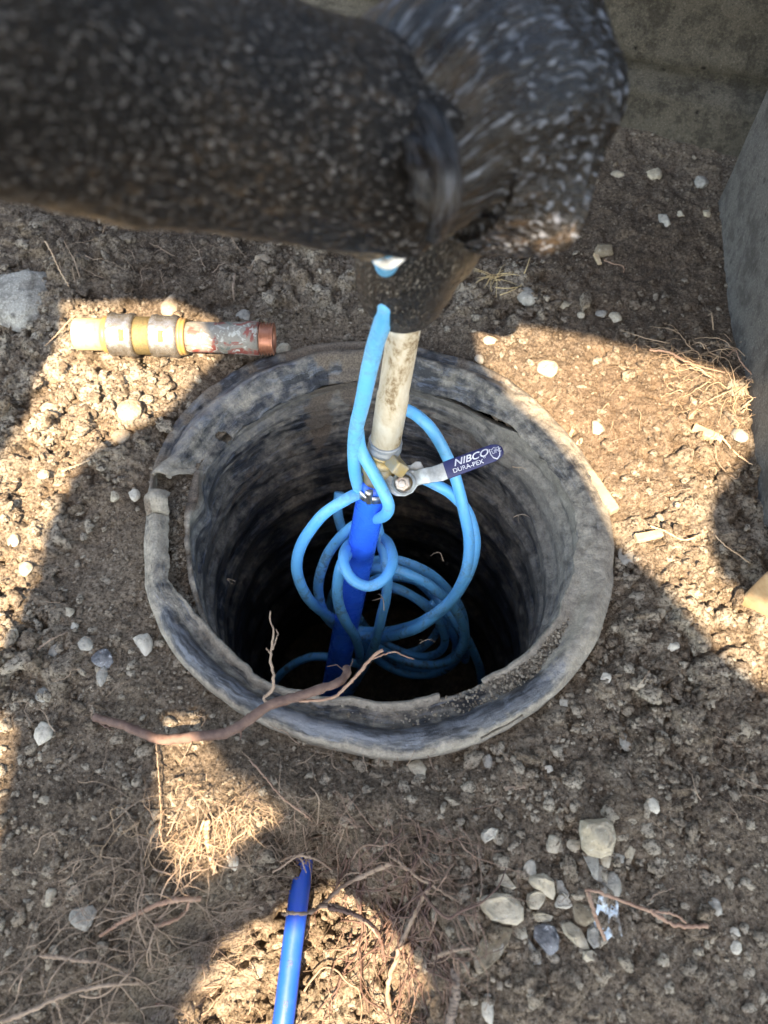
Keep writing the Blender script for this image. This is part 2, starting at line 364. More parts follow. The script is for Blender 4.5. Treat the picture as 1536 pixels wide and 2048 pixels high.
def ground(x, y, full=False):
    x = np.asarray(x, float); y = np.asarray(y, float)
    clod, moist, red = masks(x, y)
    wx = x + .006 * vnoise(P3(x, y, 3.) / .02, 5); wy = y + .006 * vnoise(P3(x, y, 8.) / .02, 6)
    sd = poly_sd(x, y, TR); tr = sstep(.02, -.05, sd + .018 * fbm(P3(x, y) / .05, 3, 9))
    clod = np.clip(clod + tr * .9, 0, 1)
    f1, f2, i1 = worley(wx, wy, .030, 11); g1, g2, i2 = worley(wx, wy, .0150, 21); h1, h2, i3 = worley(wx, wy, .0075, 31)
    dome = lambda f: np.sqrt(np.clip(1 - (f / .85) ** 2, 0, 1))
    sel = (i1 > .35)
    c = .017 * dome(f1) * sel * (.5 + i1 * .5) * clod + .0105 * dome(g1) * (i2 > .25) * (.06 + .94 * clod ** 1.5) * (.5 + .5 * i2) + .0034 * dome(h1) * (i3 > .4) * (.25 + .75 * clod)
    ang = np.arctan2(y, x); rr = np.hypot(x, y); dr = rr - Rout(ang)
    base = .016 * fbm(P3(x, y) / .22, 4, 1) + .006 * fbm(P3(x, y) / .05, 3, 2)
    base = base + .03 * gau(x, y, 1400, 760, .12, .10) + .03 * gau(x, y, 150, 520, .25, .10) + .018 * sstep(.35, .6, y) - .02 * gau(x, y, 190, 1100, .12, .09)
    base = base + .014 * gau(x, y, 560, 1600, .22, .035)
    near = sstep(.055, .0, dr); z = base * (1 - near) + near * -.006
    z = z + c * (1 - .55 * sstep(.03, .0, dr)) * sstep(-.01, .03, dr + .035 * (np.cos(ang) < -.6))
    gap = (dr < 0)
    z = np.where(gap, -.012 + .006 * fbm(P3(x, y) / .02, 3, 4) + c * .7, z)
    z = z - .150 * tr + .012 * np.clip(tr * 4 * (1 - tr), 0, 1) * fbm(P3(x, y) / .03, 3, 15)
    if full:
        z = z + (.0042 * fbm(P3(x, y) / .018, 4, 61) + .0022 * np.abs(fbm(P3(x, y) / .007, 2, 62))) * (.75 + .4 * clod)
        tone = np.where(dome(f1) * sel * clod > .35, i1, i2 * .7) * (.35 + .65 * clod)
        return z, tone, np.clip(moist * (1 - tr) , 0, 1), np.clip(red + .12 * tr, 0, 1)
    return z
def gz(x, y): return float(ground(np.array([x]), np.array([y]))[0])

def axis_coords(lo, hi, step, far):
    core = np.arange(lo, hi + step / 2, step); a = []; s = step; q = hi
    while q < far: s *= 1.25; q += s; a.append(q)
    b = []; s = step; q = lo
    while q > -far: s *= 1.25; q -= s; b.append(q)
    return np.array(b[::-1] + list(core) + a)
gx = axis_coords(-.72, .72, .0027, 25); gy = axis_coords(-.60, .95, .0027, 25)
X, Y = np.meshgrid(gx, gy); x = X.ravel(); y = Y.ravel()
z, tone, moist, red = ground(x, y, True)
ang = np.arctan2(y, x); rr = np.hypot(x, y); rin = Rin(ang) + .0045
F = grid_faces(len(gy), len(gx), False)
keep = ~((rr < rin)[F].all(axis=1)); F = F[keep]
inside = rr < rin                # pull the ragged edge onto the liner
sc_ = np.where(inside & (rr > rin - .012), rin / np.maximum(rr, 1e-6), 1); x = x * sc_; y = y * sc_
used = np.zeros(len(x), bool); used[F.ravel()] = True; idx = np.cumsum(used) - 1
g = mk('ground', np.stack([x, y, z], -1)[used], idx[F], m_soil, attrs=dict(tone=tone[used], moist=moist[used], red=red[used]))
struct(g)
# pit floor far down
a = np.linspace(0, 2 * math.pi, 64, endpoint=False); V = [(0, 0, -.86)]; Fp = []
for k, r_ in enumerate((.1, .2, .26)):
    for q in a: V.append((r_ * math.cos(q), r_ * math.sin(q), -.86 + .02 * math.sin(5 * q + k)))
for j in range(64): Fp.append((0, 1 + j, 1 + (j + 1) % 64))
for k in range(2):
    for j in range(64): Fp.append((1 + k * 64 + j, 1 + (k + 1) * 64 + j, 1 + (k + 1) * 64 + (j + 1) % 64, 1 + k * 64 + (j + 1) % 64))
fl = mk('pit_floor', V, Fp, m_soil, attrs=dict(tone=[.2] * len(V), moist=[1] * len(V), red=[0] * len(V))); struct(fl)

# ------------------------------------------------------------------ pit barrel: liner wall + rim band
barrel = Root('pit_barrel', (0, 0, 0), 'dusty black plastic barrel sunk in the soil, its rim cracked at the left', 'barrel')
NT = 900; th = np.linspace(-math.pi, math.pi, NT, endpoint=False)
zs = np.concatenate([np.linspace(.004, -.32, 190), np.linspace(-.33, -.88, 40)])
TH, ZZ = np.meshgrid(th, zs)
r0 = Rin(TH); k = sstep(-.0, -.10, ZZ); r = r0 * (1 - k) + (.242 + .004 * np.cos(TH * 2 + 1)) * k
rib = np.cos((ZZ + .02 + .006 * np.sin(TH)) / .082 * 2 * math.pi); r = r + .0054 * np.clip(rib * 1.9, -1, 1) * sstep(-.02, -.05, ZZ)
r = r + .006 * fbm(np.stack([np.cos(TH) * 2.5, np.sin(TH) * 2.5, ZZ * 14], -1).reshape(-1, 3), 4, 40).reshape(TH.shape) * sstep(.0, -.02, ZZ)
def dent(th0, z0, wt, wz): return np.exp(-(((TH - th0 + math.pi) % (2 * math.pi) - math.pi) / wt) ** 2 - ((ZZ - z0) / wz) ** 2)
r = r - .016 * dent(R(172), -.05, .10, .06) + .010 * dent(R(150), -.10, .15, .05) - .010 * dent(R(40), -.06, .12, .04)
jag = fbm(P3(TH.ravel() * 14, 0 * TH.ravel()), 4, 50).reshape(TH.shape)
def crack(t0, t1, z0, wdt, sl=0):
    c = z0 + .006 * jag + sl * (TH - t0); w_ = wdt * np.clip(np.minimum(TH - t0, t1 - TH) / .12, 0, 1)
    return np.exp(-((ZZ - c) / np.maximum(w_, 1e-4)) ** 4) * (w_ > 2e-4)
ck = crack(R(96), R(150), -.075, .0030, .02) + crack(R(72), R(104), -.085, .0022, -.02) + crack(R(100), R(128), -.125, .0028) + crack(R(136), R(150), -.028, .004, .03)
r = r + .016 * np.clip(ck, 0, 1)
zz = ZZ + .004 * jag * (ZZ > .0) ; zz = zz + np.where(ZZ > .0, -.004 + .006 * jag, 0); zz = np.minimum(zz, .02 - .040 * sstep(20, 50, np.degrees(TH)) * sstep(166, 158, np.degrees(TH)))
V = np.stack([r * np.cos(TH), r * np.sin(TH), zz], -1).reshape(-1, 3)
dust = .55 * dent(R(20), -.05, .9, .09) + .5 * sstep(-.03, .0, ZZ) + .35 * dent(R(120), -.02, .8, .04) + .25 * dent(R(0), -.2, .5, .12) - .3 * sstep(-.30, -.5, ZZ)
mud = 1.2 * dent(R(98), -.02, .20, .06) + .9 * dent(R(112), -.10, .08, .07) + .55 * dent(R(60), -.10, .5, .03) + .45 * dent(R(140), -.16, .5, .02) + .8 * dent(R(165), -.0, .25, .02)
nz = 1.6 * fbm(V * 38, 5, 60).reshape(TH.shape); mud = sstep(.35, .6, mud + .45 * nz)
redm = sstep(.55, .75, 1.1 * dent(R(98), -.055, .05, .010) + .25 * nz + .6 * dent(R(70), -.07, .2, .012)) * (1 - mud) * .8
# outward sheet for thickness
t_ = np.zeros((2, NT, 3)); o1 = Rin(th) + .0065
t_[0] = np.stack([o1 * np.cos(th), o1 * np.sin(th), zz[0] - .002], -1); t_[1] = np.stack([o1 * np.cos(th), o1 * np.sin(th), 0 * th - .08], -1)
Vall = np.vstack([t_[1], t_[0], V]); Fall = grid_faces(len(zs) + 2, NT)
pad = lambda q: np.concatenate([q[0], q[0], q.ravel()])
barrel.part('liner_wall', Vall, Fall, m_wall, attrs=dict(dust=np.clip(pad(dust), -1, 1), mud=pad(mud), red=pad(redm), sheen_scuff=pad(.8 * dent(R(125), -.03, .6, .05)), tu=pad(TH * .25), tv=pad(ZZ)))
# rim band
NS = 46; s = np.linspace(0, 1, NS)
TH, SS = np.meshgrid(th, s); deg = np.degrees(TH)
ri = Rin(TH) - .002; ro = Rout(TH)
left = sstep(160, 168, deg) + sstep(-138, -162, deg); left = np.clip(left, 0, 1)
ri = ri * (1 - left) + (ro - .023) * left
front = sstep(-8, -40, deg) * sstep(-165, -140, deg)
side = sstep(-60, -10, deg) * sstep(75, 30, deg)
back = sstep(20, 60, deg)
jr = fbm(P3(TH.ravel() * 9, 0 * TH.ravel()), 4, 70).reshape(TH.shape)
rr_ = ri + (ro - ri) * np.clip(SS / .8, 0, 1) + .004 * jr * (1 - SS) + .0012 * jr
zf = .006 - .012 * np.sin(np.clip(SS / .5, 0, 1) * math.pi) + .007 * np.sin(np.clip((SS - .45) / .35, 0, 1) * math.pi)
zb = .007 * np.sin(np.clip(SS / .8, 0, 1) * math.pi) + .005 * np.cos(SS * 15) - .022 * (1 - np.clip(SS / .5, 0, 1)) ** 2
zc = .008 * np.sin(np.clip(SS / .8, 0, 1) * math.pi) + .002
zl = .008 + .007 * np.sin(np.clip(SS / .8, 0, 1) * math.pi)
z_ = zc * side + zf * front + zb * np.clip(back - side * .5, 0, 1) + zc * (1 - np.clip(side + front + back, 0, 1)) * (1 - left); z_ = z_ * (1 - left) + zl * left
z_ = z_ - .034 * sstep(.8, 1.0, SS) * (1 - .3 * left)
p_ = np.stack([np.cos(TH) * 4, np.sin(TH) * 4, SS], -1).reshape(-1, 3); z_ = z_ + (.0035 * fbm(p_ * 2, 4, 71) + .001 * fbm(p_ * 12, 3, 72)).reshape(TH.shape) + .002
# the strip end lifted beside the break, and the front notch
br = R(172); z_ = z_ + .016 * np.exp(-((TH - R(177)) / .05) ** 2) * (TH > br)
bc = 171.0
gapm = (np.abs(deg - bc - 1.2 * jr) < 3.6 - 1.6 * np.abs(SS - .4)) & (SS < .80)
gapm |= (((deg - 147) / 1.6) ** 2 + ((SS - .25 - .3 * jr) / .10) ** 2 < 1)
notch = (np.abs(deg + 66) < 6) & (SS < .05 + .09 * np.abs(jr)); gapm |= notch
gapm |= (np.abs(deg + 62 - 20 * (SS - .8)) < 5) & (np.abs(SS - .80) < .012)
V = np.stack([rr_ * np.cos(TH), rr_ * np.sin(TH), z_], -1).reshape(-1, 3)
fN = 1.6 * fbm(V * 40, 5, 80).reshape(TH.shape)
dust = .06 + .45 * side + .5 * left + .10 * front + .7 * front * (SS < .10) + .85 * front * sstep(.72, .80, SS) + .35 * np.exp(-((deg + 25) / 22) ** 2) - .7 * front * np.exp(-((SS - .60) / .12) ** 2) * sstep(-30, -55, deg)
dust = np.clip(dust + .35 * fN, -1, 1)
mud = sstep(.4, .6, 1.0 * np.exp(-((deg - 96) / 13) ** 2) + .40 * back * sstep(.4, .7, SS) + .45 * fN)
Fr = grid_faces(NS, NT); gm = gapm.ravel()[Fr].any(axis=1); Fr = Fr[~gm]
rb = barrel.part('rim_band', V, Fr, m_rim, attrs=dict(dust=dust.ravel(), mud=mud.ravel(), red=0 * mud.ravel(), sheen_scuff=(front * np.exp(-((SS - .62) / .12) ** 2) + .8 * np.exp(-((deg - 135) / 30) ** 2) * np.exp(-((SS - .5) / .3) ** 2)).ravel(), tu=(TH * .27).ravel(), tv=(SS * .06).ravel()))
md = rb.modifiers.new('solid', 'SOLIDIFY'); md.thickness = .004; md.offset = -1

# ------------------------------------------------------------------ concrete wall and block
wdir = np.array([math.cos(R(-24)), math.sin(R(-24)), 0]); wn = np.array([wdir[1], -wdir[0], 0])
if wn[1] > 0: wn = -wn
p0 = at(1225, 255, 0)
nu, nv = 260, 110; U = np.linspace(-3.0, 1.6, nu); Vv = np.linspace(-.12, 1.1, nv); UU, VV = np.meshgrid(U, Vv)
dp = .012 * fbm(P3(UU.ravel(), VV.ravel() * 2.5) * 5, 5, 90).reshape(UU.shape)
for q in (.10, .32): dp -= .022 * np.exp(-((VV - q - .012 * np.sin(UU * 7)) / .006) ** 2)
dp += .03 * (VV < .10)
V = p0 + UU[..., None] * wdir + VV[..., None] * np.array([0, .12, 1.]) + dp[..., None] * wn
back_ = V[::1].reshape(-1, 3) - wn * .25
Fw = grid_faces(nv, nu, False); Fb = grid_faces(nv, nu, False, nv * nu)[:, ::-1]
edge = []
for i in range(nv - 1):
    for j in (0, nu - 1): edge.append((i * nu + j, (i + 1) * nu + j, nv * nu + (i + 1) * nu + j, nv * nu + i * nu + j))
for j in range(nu - 1):
    for i in (0, nv - 1): edge.append((i * nu + j, i * nu + j + 1, nv * nu + i * nu + j + 1, nv * nu + i * nu + j))
wl = mk('foundation_wall', np.vstack([V.reshape(-1, 3), back_]), np.vstack([Fw, Fb, np.array(edge)]), m_conc, loc=p0)
tag(wl, 'rough dark concrete foundation wall with level form seams behind the pipes', 'wall')

def box(x0, x1, y0, y1, z0, z1, nx=2, ny=2, nz=2):
    bm = bmesh.new(); bmesh.ops.create_cube(bm, size=1)
    for v in bm.verts: v.co = Vector(((x0 + x1) / 2 + v.co.x * (x1 - x0), (y0 + y1) / 2 + v.co.y * (y1 - y0), (z0 + z1) / 2 + v.co.z * (z1 - z0)))
    vs = np.array([v.co[:] for v in bm.verts]); fs = [[v.index for v in f.verts] for f in bm.faces]; bm.free(); return vs, fs
c1 = at(1425, 420); c2 = at(1464, 690)
d = (c2 - c1); d /= np.linalg.norm(d); n_ = np.array([-d[1], d[0], 0]); n_ = n_ if n_[0] > 0 else -n_
nu, nv = 120, 140; U = np.linspace(0, .62, nu); Vv = np.linspace(-.08, .66, nv); UU, VV = np.meshgrid(U, Vv)
# block: an outline swept round its top view (rounded corners), closed on top
prof = []
L_, W_ = .60, .5; rad = .012
cs = [((rad, rad), math.pi), ((L_ - rad, rad), -math.pi / 2), ((L_ - rad, W_ - rad), 0), ((rad, W_ - rad), math.pi / 2)]
for (cx, cy), a0 in cs:
    for q in np.linspace(0, math.pi / 2, 5): prof.append((cx + rad * math.cos(a0 + q), cy + rad * math.sin(a0 + q)))
prof = np.array(prof); dens = []
for i in range(len(prof)):
    a_, b_ = prof[i], prof[(i + 1) % len(prof)]; kk = max(1, int(np.linalg.norm(b_ - a_) / .012))
    for q in range(kk): dens.append(a_ + (b_ - a_) * q / kk)
dens = np.array(dens); cen = np.array([L_ / 2, W_ / 2]); ZB = np.concatenate([np.linspace(-.08, .68, 64), [.69, .69]])
rows = []
for i, zq in enumerate(ZB):
    sh = 1.0 if i < 64 else (.975 if i == 64 else .01); rows.append(np.array([[*(c1 + d * (q[0] - 0) + n_ * q[1])[:2], zq] for q in (cen + (dens - cen) * sh)]))
V = np.array(rows).reshape(-1, 3); V = V + (.0022 * fbm(V * 14, 4, 95))[:, None] * np.array([1, .5, .2])
bl = mk('concrete_block', V, grid_faces(len(ZB), len(dens)), m_stucco, loc=c1)
tag(bl, 'plain grey stucco-faced block standing at the right edge of the dig', 'block')

# ------------------------------------------------------------------ PVC riser + valve + blue pipe : one plumbed assembly
TOP = atd(828, 560, .70); A0 = atd(810, 645, .765); A1 = atd(771, 884, .895)
riser = Root('pipe_riser', at(700, 1300, -.30), 'off-white standpipe with brass lever valve and blue pipe rising out of the pit', 'pipe')
B = riser.part
ax = (A1 - A0) / np.linalg.norm(A1 - A0)
ln = np.linalg.norm(A1 - TOP)
start = A1 - ax * (ln + .12)
v, f = lathe([(0, .001), (0, .0167), (ln + .12 - .075, .0167), (ln + .12 - .073, .0177), (ln + .12, .0177), (ln + .12, .0001)], start, A1, 40)
B('pvc_pipe', v, f, m_pvc)
def hexr(r, n=40): return r
v, f = lathe([(-.004, .0165), (-.004, .0190), (-.001, .0198), (.001, .0188), (.004, .0188), (.006, .0200), (.009, .0200), (.010, .0186), (.013, .0186), (.014, .0165)], A1, A1 + ax * .1, 40)
B('clamp_band', v, f, m_greyband)
Vb0 = A1 + ax * .014; V1 = atd(748, 972, .95); ax2 = (V1 - Vb0) / np.linalg.norm(V1 - Vb0); lv = np.linalg.norm(V1 - Vb0)
pr = [(-.002, .016), (0, .0190), (.003, .0195), (.004, .0178), (.008, .0215), (.013, .0225), (.015, .0200), (.017, .0200), (.019, .0225), (.026, .0235), (.031, .0225), (.033, .0195), (.037, .0190), (.040, .0175), (lv - .006, .0165), (lv, .0165), (lv + .002, .012)]
v, f = lathe(pr, Vb0, V1, 40)
vb = B('valve_body', v, f, m_brass)
# stop boss on the body
def obox(c, e1, e2, e3, a_, b_, c_):
    vs = []
    for i in (-1, 1):
        for j in (-1, 1):
            for k_ in (-1, 1): vs.append(np.asarray(c) + i * a_ * e1 + j * b_ * e2 + k_ * c_ * e3)
    return np.array(vs), [(0, 1, 3, 2), (4, 6, 7, 5), (0, 4, 5, 1), (2, 3, 7, 6), (0, 2, 6, 4), (1, 5, 7, 3)]
pv = atd(808, 966, .905); tip = atd(1004, 900, .875); e1 = tip - pv; LEV = np.linalg.norm(e1); e1 /= LEV
view = CAM - (pv + tip) / 2; view /= np.linalg.norm(view); e3 = view - e1 * view.dot(e1); e3 /= np.linalg.norm(e3); e2 = np.cross(e3, e1)
b1 = atd(793, 931, .890)
q1 = np.array(ax2); q3 = e3; q2 = np.cross(q3, q1)
dd = (atd(803, 945, .90) - atd(775, 912, .93)); dd /= np.linalg.norm(dd); s2 = np.cross(dd, e3); s2 /= np.linalg.norm(s2); s3 = np.cross(s2, dd)
v, f = obox(b1, dd, s2, s3, .0125, .0080, .0090); bev(B('stop_lug', v, f, m_brass, False), .0022)
v, f = lathe([(0, .0001), (0, .010), (.030, .010), (.030, .0001)], pv - e3 * .030, pv, 24); B('valve_stem', v, f, m_brass)
# lever: galvanised fork plate + cranked arm + vinyl grip + nut
PX = .00058
def strip(st, thick, name, mat, rnd=0.001, par=None):
    """st rows: (along px, half width px, centre px across, n offset m)"""
    V = []; F = []; n = len(st)
    for (u, hw, c, nn) in st:
        for sgn, lev in ((1, .5), (-1, .5), (-1, -.5), (1, -.5)): V.append(pv + e1 * u * PX + e2 * (c + sgn * hw) * PX + e3 * (nn + lev * thick))
    for i in range(n - 1):
        for j in range(4): a = i * 4 + j; b = i * 4 + (j + 1) % 4; F.append((a, b, b + 4, a + 4))
    F.append((3, 2, 1, 0)); e = (n - 1) * 4; F.append((e, e + 1, e + 2, e + 3))
    o = B(name, V, F, mat, True, parent=par); bev(o, rnd, 2); return o
def plate(outl, n0, thick, name, mat, rnd=.0008):
    V = [pv + e1 * a * PX + e2 * b * PX + e3 * (n0 + thick / 2) for a, b in outl] + [pv + e1 * a * PX + e2 * b * PX + e3 * (n0 - thick / 2) for a, b in outl]
    n = len(outl); F = [tuple(range(n)), tuple(range(2 * n - 1, n - 1, -1))] + [(i, i + n, (i + 1) % n + n, (i + 1) % n) for i in range(n)]
    o = B(name, V, F, mat, False); bev(o, rnd, 2); return o
lp = plate([(-8, -26), (10, -24), (24, -14), (30, -14), (32, 16), (16, 22), (6, 15), (-14, 14), (-32, 38), (-44, 38), (-44, 22), (-38, -6), (-24, -20)], -.002, .003, 'lever_plate', m_galv)
fl2 = plate([(2, 20), (10, 34), (22, 30), (34, 34), (44, 30), (46, 16), (30, 8), (10, 8)], -.007, .003, 'lever_fork', m_galv)
strip([(24, 15, 1, -.002), (34, 15.5, 1, -.001), (44, 16, 0, .003), (56, 16, -1, .0035), (66, 16, -3, .001), (76, 17, -4, -.001), (96, 17, -3, .0), (120, 17, -3, .0)], .003, 'lever_arm', m_galv)
gx0, gx1 = 88, LEV / PX + 2
st = [(gx0, 17.2, -3, 0), (gx0 + 2, 18.0, -3, 0)] + [(gx0 + 2 + (gx1 - 22 - gx0) * q, 18.2 - 1.2 * q, -3 + 3 * q, .0003 * math.sin(q * 6)) for q in np.linspace(.1, 1, 8)] + [(gx1 - 12, 15.2, 0, 0), (gx1 - 6, 12.5, 0, 0), (gx1 - 2, 8.5, 0, 0), (gx1, 4, 0, 0)]
grip = strip(st, .0065, 'lever_grip', m_navy, .0016)
v, f = lathe([(-.001, .0001), (-.001, .0140), (.003, .0140), (.0032, .0115), (.0035, .0115)], pv, pv + e3, 28); B('washer', v, f, m_galv)
v, f = lathe([(.003, .0095), (.009, .0095), (.0105, .0080), (.0105, .0050), (.0125, .0045), (.0125, .0001)], pv, pv + e3, 6); bev(B('nut', v, f, simple('zinc_nut', (.55, .50, .44), (.36, .22, .15), 60, .4, .6), False), .0006)
def text(body, u, c, size, mat, name='lettering', shear=0., off=.0036, bold=.0, par=None, ee=None, org=None, sx=1.0):
    cu = bpy.data.curves.new('t', 'FONT'); cu.body = body; cu.size = 1; cu.extrude = 0; cu.shear = shear; cu.offset = bold; cu.align_y = 'CENTER'; cu.space_character = 1.0
    to = bpy.data.objects.new('t', cu); C.objects.link(to); dg = bpy.context.evaluated_depsgraph_get()
    me = bpy.data.meshes.new_from_object(to.evaluated_get(dg)); bpy.data.objects.remove(to)
    a, b, c3 = ee or (e1, e2, e3); org = pv if org is None else org
    V = np.array([org + a * (u * PX + q.co.x * size * sx) + b * (c * PX + q.co.y * size) + c3 * off for q in me.vertices])
    F = [tuple(p.vertices) for p in me.polygons]
    return B(name, V, F, mat, False, parent=par)
tx = text('NIBCO', 108, 5.0, .0106, m_print, 'brand_lettering', .35, .0044, .014, grip, sx=1.25)
tx2 = text('DURA-PEX', 103, -9.0, .0070, m_print, 'series_lettering', 0, .0044, .004, grip, sx=1.10)
text('\u00ae', 168, -2, .0042, m_print, 'mark', 0, .0044, .005, grip)
t3 = text('ACCEPT', 92, -14, .0050, m_print, 'side_lettering', 0, .0035, .0, grip, ee=(e2, -e1, e3)); 
bpy.data.objects.remove(t3)
# shield emblem with its letters
def outline2d(pts, wd, u0, c0, name):
    pts = np.array(pts, float); V = []; F = []; n = len(pts); cen = pts.mean(0)
    for p in pts: V.append(p)
    for p in pts: V.append(cen + (p - cen) * (1 - wd))
    F = [(i, (i + 1) % n, (i + 1) % n + n, i + n) for i in range(n)]
    VV_ = [pv + e1 * (u0 + a) * PX + e2 * (c0 + b) * PX + e3 * .0044 for a, b in V]
    return B(name, VV_, F, m_print, False, parent=grip)
outline2d([(-10, 11), (-5, 9), (0, 12), (5, 9), (10, 11), (10, 0), (7, -8), (0, -13), (-7, -8), (-10, 0)], .16, 193, -1.5, 'emblem_shield')
text('UPC', 186.5, 1.5, .0058, m_print, 'emblem_letters', 0, .0044, .01, grip)
# collar + clamp screw + blue pipe
v, f = lathe([(-.012, .0120), (-.012, .0178), (0, .0178), (.002, .0183)], V1, V1 + (atd(676, 1330, 1.235) - V1), 36); B('pipe_end_collar', v, f, m_pex)
P1 = V1 + ax2 * .001
PE = atd(676, 1330, 1.235); PE = PE + (PE - P1) * .5; pts = np.array([P1 + (PE - P1) * q for q in np.linspace(0, 1, 60)])
v, f = tube(pts, .0190, 36); B('blue_pipe', v, f, m_pex)
cr = (pts[5] - pts[0]) / np.linalg.norm(pts[5] - pts[0])
v, f = lathe([(-.001, .0190), (-.001, .0202), (.011, .0202), (.011, .0190)], P1, P1 + cr, 36); B('steel_clamp', v, f, m_steel)
sp_ = atd(738, 985, .925); v, f = lathe([(-.010, .0001), (-.010, .0035), (0, .0035), (0, .0052), (.006, .0052), (.007, .0044), (.007, .0030), (.004, .0030), (.004, .0001)], sp_ + UP * -.004, sp_ + UP * .02 + e3 * .004, 20); B('clamp_screw', v, f, m_steel)

# ------------------------------------------------------------------ foam insulation
def foam_tube(pts, rad, seed, nA=150, nR=96, thick=.018, caps=(True, True), amp=.004, wr=None, dirt_bounce=None):
    """hollow sleeve: outer skin, cut lip, and inner skin running back inside"""
    P = spline([list(p) + [r_] for p, r_ in zip(pts, rad)], nA); p = P[:, :3]; r = P[:, 3]
    t, nn, bb = frames(p); a = np.linspace(0, 2 * math.pi, nR, endpoint=False)
    dirv = np.cos(a)[None, :, None] * nn[:, None, :] + np.sin(a)[None, :, None] * bb[:, None, :]
    base = p[:, None, :] + r[:, None, None] * dirv
    nz_ = fbm(base.reshape(-1, 3) * 14, 4, seed).reshape(nA, nR); n2 = fbm(base.reshape(-1, 3) * 60, 3, seed + 3).reshape(nA, nR)
    rad2 = r[:, None] + amp * nz_ + .0012 * n2
    if wr is not None: rad2 = rad2 + wr(np.linspace(0, 1, nA)[:, None], a[None, :], base)
    outer = p[:, None, :] + rad2[..., None] * dirv
    rows = [outer]
    def lip(i, sgn):
        rs = []
        for q, dz in ((-.002, .0015), (-.25 * thick, .003), (-.6 * thick, .003), (-thick, .0), (-thick - .002, -.02), (-thick - .002, -.05)):
            rs.append(p[i][None, :] + sgn * t[i][None, :] * dz + (rad2[i] + q)[:, None] * dirv[i])
        return np.array(rs)
    if caps[1]: rows.append(lip(-1, 1))
    if caps[0]: rows.insert(0, lip(0, -1)[::-1])
    V = np.concatenate(rows, 0); m = len(V); F = grid_faces(m, nR)
    D = np.full((m, nR), .0)
    if caps[1]: D[-6:-2] = .45
    if caps[0]: D[:6] = .6
    if dirt_bounce is not None:
        D = np.maximum(D, dirt_bounce(V))
    Lc = np.linalg.norm(np.diff(V.mean(1), axis=0), axis=1); tu = np.repeat(np.r_[0, np.cumsum(Lc)] + np.abs(np.arange(m) > m - 6) * .003, nR)
    av = np.abs(a - math.pi) * .065; tv = np.tile(av, m)
    return V.reshape(-1, 3), F, dict(dirt_bounce=D.ravel(), tu=tu + seed * .37, tv=tv)
ins = Root('pipe_insulation', atd(850, 420, .56), 'thick weathered black foam lagging on an elbow of pipe close above the pit', 'insulation')
def wrL(u, a, b):       # gathers towards the joint
    g_ = np.exp(-((u - .97) / .10) ** 2); return g_ * .006 * np.sin(a * 9 + 6 * u) - .010 * np.exp(-((u - .99) / .03) ** 2)
def edge_bounce(V):
    return .75 * sstep(.02, -.03, (V - CAM) @ UP - .2 * ((V - CAM) @ FW) + .02) * 0
LA = [atd(-420, 30, .29), atd(0, 95, .355), atd(300, 190, .41), atd(600, 265, .465), atd(790, 310, .50), atd(850, 322, .515)]
v, f, at_ = foam_tube(LA, [.0615, .0655, .0655, .0655, .064, .040], 101, 170, 110, caps=(True, False), wr=wrL, amp=.005)
# tan lower edge: warm light bounced off the ground, painted into the colour
lowm = ((v - CAM) @ UP) / ((v - CAM) @ FW); 
cen_ = spline([list(q) for q in LA], 400); 
dl = np.array([((v - CAM) @ UP) / ((v - CAM) @ FW)])[0]; px_ = 768 + FPX * v_x if False else 768 + FPX * (v[:, 0] - CAM[0]) / ((v - CAM) @ FW)
cu_ = np.interp(px_, 768 + FPX * (cen_[:, 0] - CAM[0]) / ((cen_ - CAM) @ FW), ((cen_ - CAM) @ UP) / ((cen_ - CAM) @ FW))
at_['dirt_bounce'] = np.maximum(at_['dirt_bounce'], .0 * dl)
vz = v[:, 2] - np.interp(v[:, 0], cen_[:, 0], cen_[:, 2]); vy = v[:, 1] - np.interp(v[:, 0], cen_[:, 0], cen_[:, 1])
at_['dirt_bounce'] = np.maximum(at_['dirt_bounce'], .8 * sstep(-.040, -.058, vz) * sstep(.0, -.02, vy))
ins.part('branch_sleeve', v, f, m_foam, attrs=at_)
def wrB(u, a, b):
    g_ = np.exp(-((u - .62) / .22) ** 2); return g_ * .003 * np.sin(a * 13 + 9 * u) + .004 * np.sin(u * 19) * np.exp(-((u - .7) / .2) ** 2)
BA = [atd(770, 302, .50), atd(815, 288, .50), atd(858, 252, .505), atd(930, 225, .52), atd(990, 228, .540), atd(1022, 240, .552)]
TD = np.array([.50, 0, 0]) - UP * .86
def wrB(u, a, b):
    dv = b - b.mean(1, keepdims=True); c_ = (dv / np.linalg.norm(dv, axis=2, keepdims=True)) @ TD
    return (.0016 * np.sin(a * 23 + 3 * np.sin(a * 3)) + .003 * np.sin(a * 5 + 4 * u)) * np.exp(-u * 1.5) + .003 * np.sin(a * 7) * u + .030 * u ** 2.5 * np.exp((c_ - 1) / .07)
v, f, at_ = foam_tube(BA, [.048, .061, .077, .088, .092, .090], 131, 150, 150, caps=(False, True), wr=wrB, amp=.004)
ins.part('flared_wrap', v, f, m_foam2, attrs=at_)
